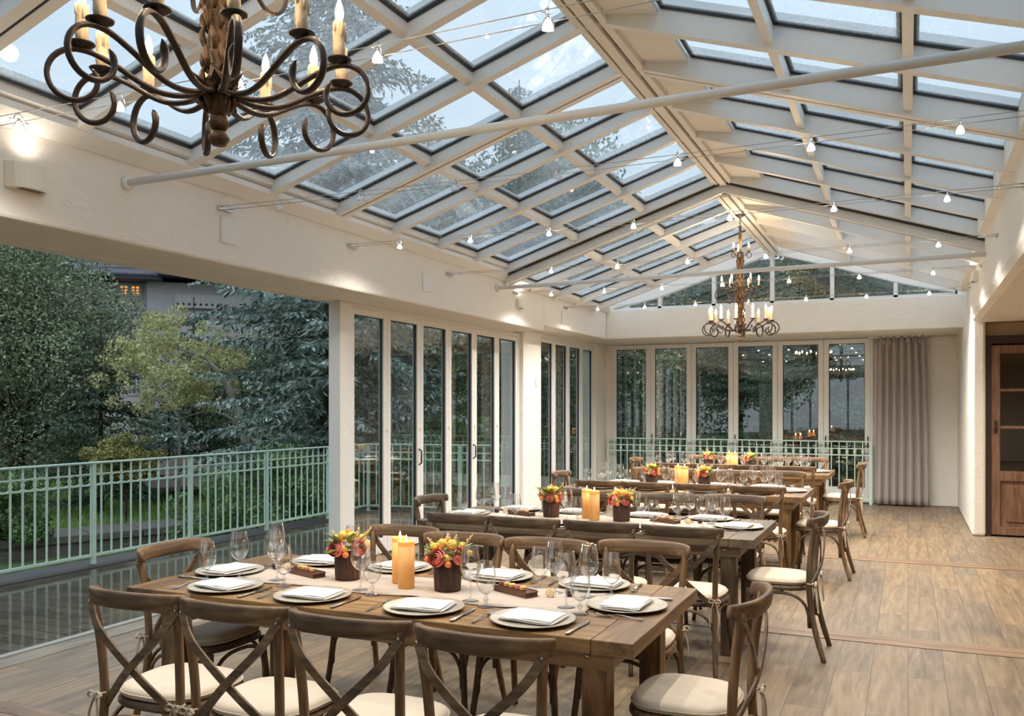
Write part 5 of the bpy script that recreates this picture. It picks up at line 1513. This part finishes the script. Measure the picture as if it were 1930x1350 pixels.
# meadow grass beyond the ledge
g = np.random.default_rng(8); N_ = 26000
u_ = g.uniform(-100, 640, N_); t_ = 17.5 + 12 * g.random(N_) ** 1.2
s, c = math.sin(TH), math.cos(TH); a_ = (u_ - CX) / F_PX
gx_, gy_ = t_ * (-s + c * a_), t_ * (c + s * a_)
hgt = g.uniform(0.12, 0.38, N_); ln = g.normal(size=(N_, 2)) * 0.08; w = 0.012 + 0.008 * g.random(N_); an = g.uniform(0, PI, N_)
gz_ = GZ + 0.12 * np.sin(gx_ * 0.35) * np.cos(gy_ * 0.3)
dx, dy = np.cos(an) * w, np.sin(an) * w
q = np.stack([np.stack([gx_ - dx, gy_ - dy, gz_], 1), np.stack([gx_ + dx, gy_ + dy, gz_], 1), np.stack([gx_ + ln[:, 0] + dx * .3, gy_ + ln[:, 1] + dy * .3, gz_ + hgt], 1), np.stack([gx_ + ln[:, 0] - dx * .3, gy_ + ln[:, 1] - dy * .3, gz_ + hgt], 1)], 1)
o = link('meadow_grass', quad_mesh('meadow_grass', q, M['grass'])); tag(o, 'bright green meadow grass growing beyond the stone ledge', 'grass', kind='stuff')
# stone ledge
p0 = Vector(pixpt(40, 1035, 15.5)); p1 = Vector(pixpt(365, 985, 17.5))
an = math.atan2(p1.y - p0.y, p1.x - p0.x); L_ = (p1 - p0).length
r = MB(); k = 0; x = -1.2
rr = random.Random(3)
while x < L_ + 3.5:
    wd = rr.uniform(0.9, 1.6); r.box(x, x + wd - 0.02, 0, 1.15, -0.16 + rr.uniform(-.01, .01), 0.0 + rr.uniform(-0.015, 0.015)); x += wd
r.box(-1.2, L_ + 3.4, 0.06, 1.1, -0.5, -0.16)
o = r.build('stone_ledge', M['ledge'], None, 0.02); o.location = (p0.x, p0.y, -0.74); o.rotation_euler = (0, 0, an)
tag(o, 'low weathered grey stone ledge between the railing and the grass', 'ledge')

# house
HT = 42.0
hc = pixpt(330, 700, HT); hb = empty('house', (hc[0], hc[1], GZ), TH + 0.30)
tag(hb, 'three-storey grey house with dark roof half hidden by trees', 'house')
S = HT / F_PX
def hx(u): return (u - 330) * S
def hz(v): return EYE + (HORIZON - v) * S - GZ
m = MB(); m.box(hx(95), hx(286), 0.7, 9.0, 0, hz(533)); m.box(hx(281), hx(560), 0.0, 9.0, 0, hz(533)); m.build('wall', M['facade2'], hb)
m = MB(); m.box(hx(281), hx(560), -0.06, 0.0, hz(592), hz(533)); m.box(hx(281), hx(560), -0.1, -0.0, hz(598), hz(592)); m.box(hx(95), hx(281), 0.62, 0.7, hz(592), hz(533)); m.build('siding', M['facade'], hb)
m = MB(); m.box(hx(331), hx(560), -0.32, -0.06, hz(581), hz(556)); 
for k in range(14): m.box(hx(333 + k * 8), hx(335 + k * 8), -0.34, -0.32, hz(580), hz(557))
m.build('balcony_front', M['trimw'], hb)
m = MB()
for k in range(8): m.lathe([(0.0, 0), (0.055, 0), (0.055, 0.02), (0, 0.02)], 10, mtx=Matrix.Translation((hx(335 + 10.3 * k), -0.33, hz(574))) @ Matrix.Rotation(PI / 2, 4, 'X'))
m.build('balcony_hole', M['black'], hb)
m = MB(); m.box(hx(220), hx(310), -0.9, 9.2, hz(533), hz(526)); m.box(hx(303), hx(600), -1.3, 9.2, hz(526), hz(514)); m.box(hx(90), hx(225), -0.2, 9.2, hz(533), hz(526)); m.build('fascia', M['fascia'], hb)
m = MB()
for k in range(12):
    y0 = -0.95 + 0.42 * k; z0 = hz(526) + 0.30 * k
    m.prism([(y0, z0), (y0 + 0.5, z0 + 0.30), (y0 + 0.5, z0 + 0.36), (y0, z0 + 0.07)], 'X', hx(85), hx(306) + 0.0)
    y0 = -1.35 + 0.42 * k; z0 = hz(514) + 0.30 * k
    m.prism([(y0, z0), (y0 + 0.5, z0 + 0.30), (y0 + 0.5, z0 + 0.36), (y0, z0 + 0.07)], 'X', hx(300), hx(610))
m.build('roof', M['shingle'], hb)
def hwin(u0, u1, v0, v1, y, mat, nx=2, nz=2):
    m = MB(); zz0, zz1 = hz(v1), hz(v0); t_ = 0.06
    m.box(hx(u0) - t_, hx(u1) + t_, y - 0.06, y, zz1, zz1 + t_ * 1.5); m.box(hx(u0) - t_, hx(u1) + t_, y - 0.06, y, zz0 - t_ * 1.5, zz0)
    for i in range(nx + 1): x = hx(u0) + (hx(u1) - hx(u0)) * i / nx; m.box(x - t_ * (0.5 if 0 < i < nx else 1), x + t_ * (0.5 if 0 < i < nx else 1), y - 0.06, y, zz0, zz1)
    for i in range(1, nz): z = zz0 + (zz1 - zz0) * i / nz; m.box(hx(u0), hx(u1), y - 0.05, y, z - 0.025, z + 0.025)
    w_ = m.build('window', M['trimw'], hb); p = MB(); p.box(hx(u0), hx(u1), y - 0.03, y - 0.01, zz0, zz1); p.build('pane', M[mat], w_)
hwin(230, 247, 540, 555, 0.62, 'amber', 2, 3); hwin(250, 267, 540, 555, 0.62, 'amber', 2, 3)
hwin(314, 334, 604, 620, 0.0, 'pane', 2, 2); hwin(253, 268, 625, 640, 0.7, 'pane', 2, 2); hwin(244, 268, 684, 742, 0.7, 'pane', 3, 5); hwin(338, 366, 712, 732, 0.0, 'pane', 2, 2); hwin(245, 268, 780, 800, 0.7, 'pane', 2, 2)
m = MB(); m.box(hx(275), hx(345), -1.3, 0.7, hz(775), hz(766)); m.box(hx(276), hx(345), -1.3, -1.2, hz(764), hz(731)); m.box(hx(276), hx(279), -1.25, 0.7, hz(764), hz(731)); m.box(hx(274), hx(346), -1.34, -1.16, hz(731), hz(729))
m.build('balcony', M['trimw'], hb)
m = MB(); m.box(hx(283), hx(345), 0.3, 0.69, hz(860), hz(778)); m.build('porch_recess', M['darkpost'], hb)

# garden pavilions
def pavilion(u, t, z_eave, z_apex, half, label, rz, posts=True, zp=GZ):
    p = pixpt(u, 800, t); r = empty('garden_pavilion', (p[0], p[1], 0), rz); tag(r, label, 'pavilion', 'brown-roofed pavilions in the garden')
    m = MB(); h = half
    m.add([(-h, -h, z_eave), (h, -h, z_eave), (h, h, z_eave), (-h, h, z_eave), (0, 0, z_apex), (-h, -h, z_eave - 0.08), (h, -h, z_eave - 0.08), (h, h, z_eave - 0.08), (-h, h, z_eave - 0.08)],
          [(0, 1, 4), (1, 2, 4), (2, 3, 4), (3, 0, 4), (5, 8, 7, 6), (0, 5, 6, 1), (1, 6, 7, 2), (2, 7, 8, 3), (3, 8, 5, 0)])
    m.build('roof', M['brownroof'], r)
    k0 = None
    for sx in (-1, 1):
        for sy in (-1, 1):
            m = MB(); m.box(-0.07, 0.07, -0.07, 0.07, zp - 0.1, z_eave - 0.05)
            o = m.build('post', M['darkpost'], r); o.location = (sx * (h - 0.25), sy * (h - 0.25), 0)
    m = MB(); m.lathe([(0, 0.0), (0.07, 0.02), (0.03, 0.1), (0.05, 0.16), (0, 0.24)], 8, c=(0, 0, z_apex - 0.03)); m.build('finial', M['darkpost'], r)
    return r
pavilion(455, 34.0, 0.05, 0.95, 1.15, 'small pyramid-roofed brown pavilion below the spruce branches', TH + 0.3)
pavilion(345, 23.5, -0.42, 0.35, 1.35, 'brown-roofed garden shelter on dark posts seen through the railing', TH + 0.55)
pavilion(585, 27.0, -0.55, 0.1, 1.3, 'dim brown-roofed shelter behind the railing near the folded doors', TH + 0.2)
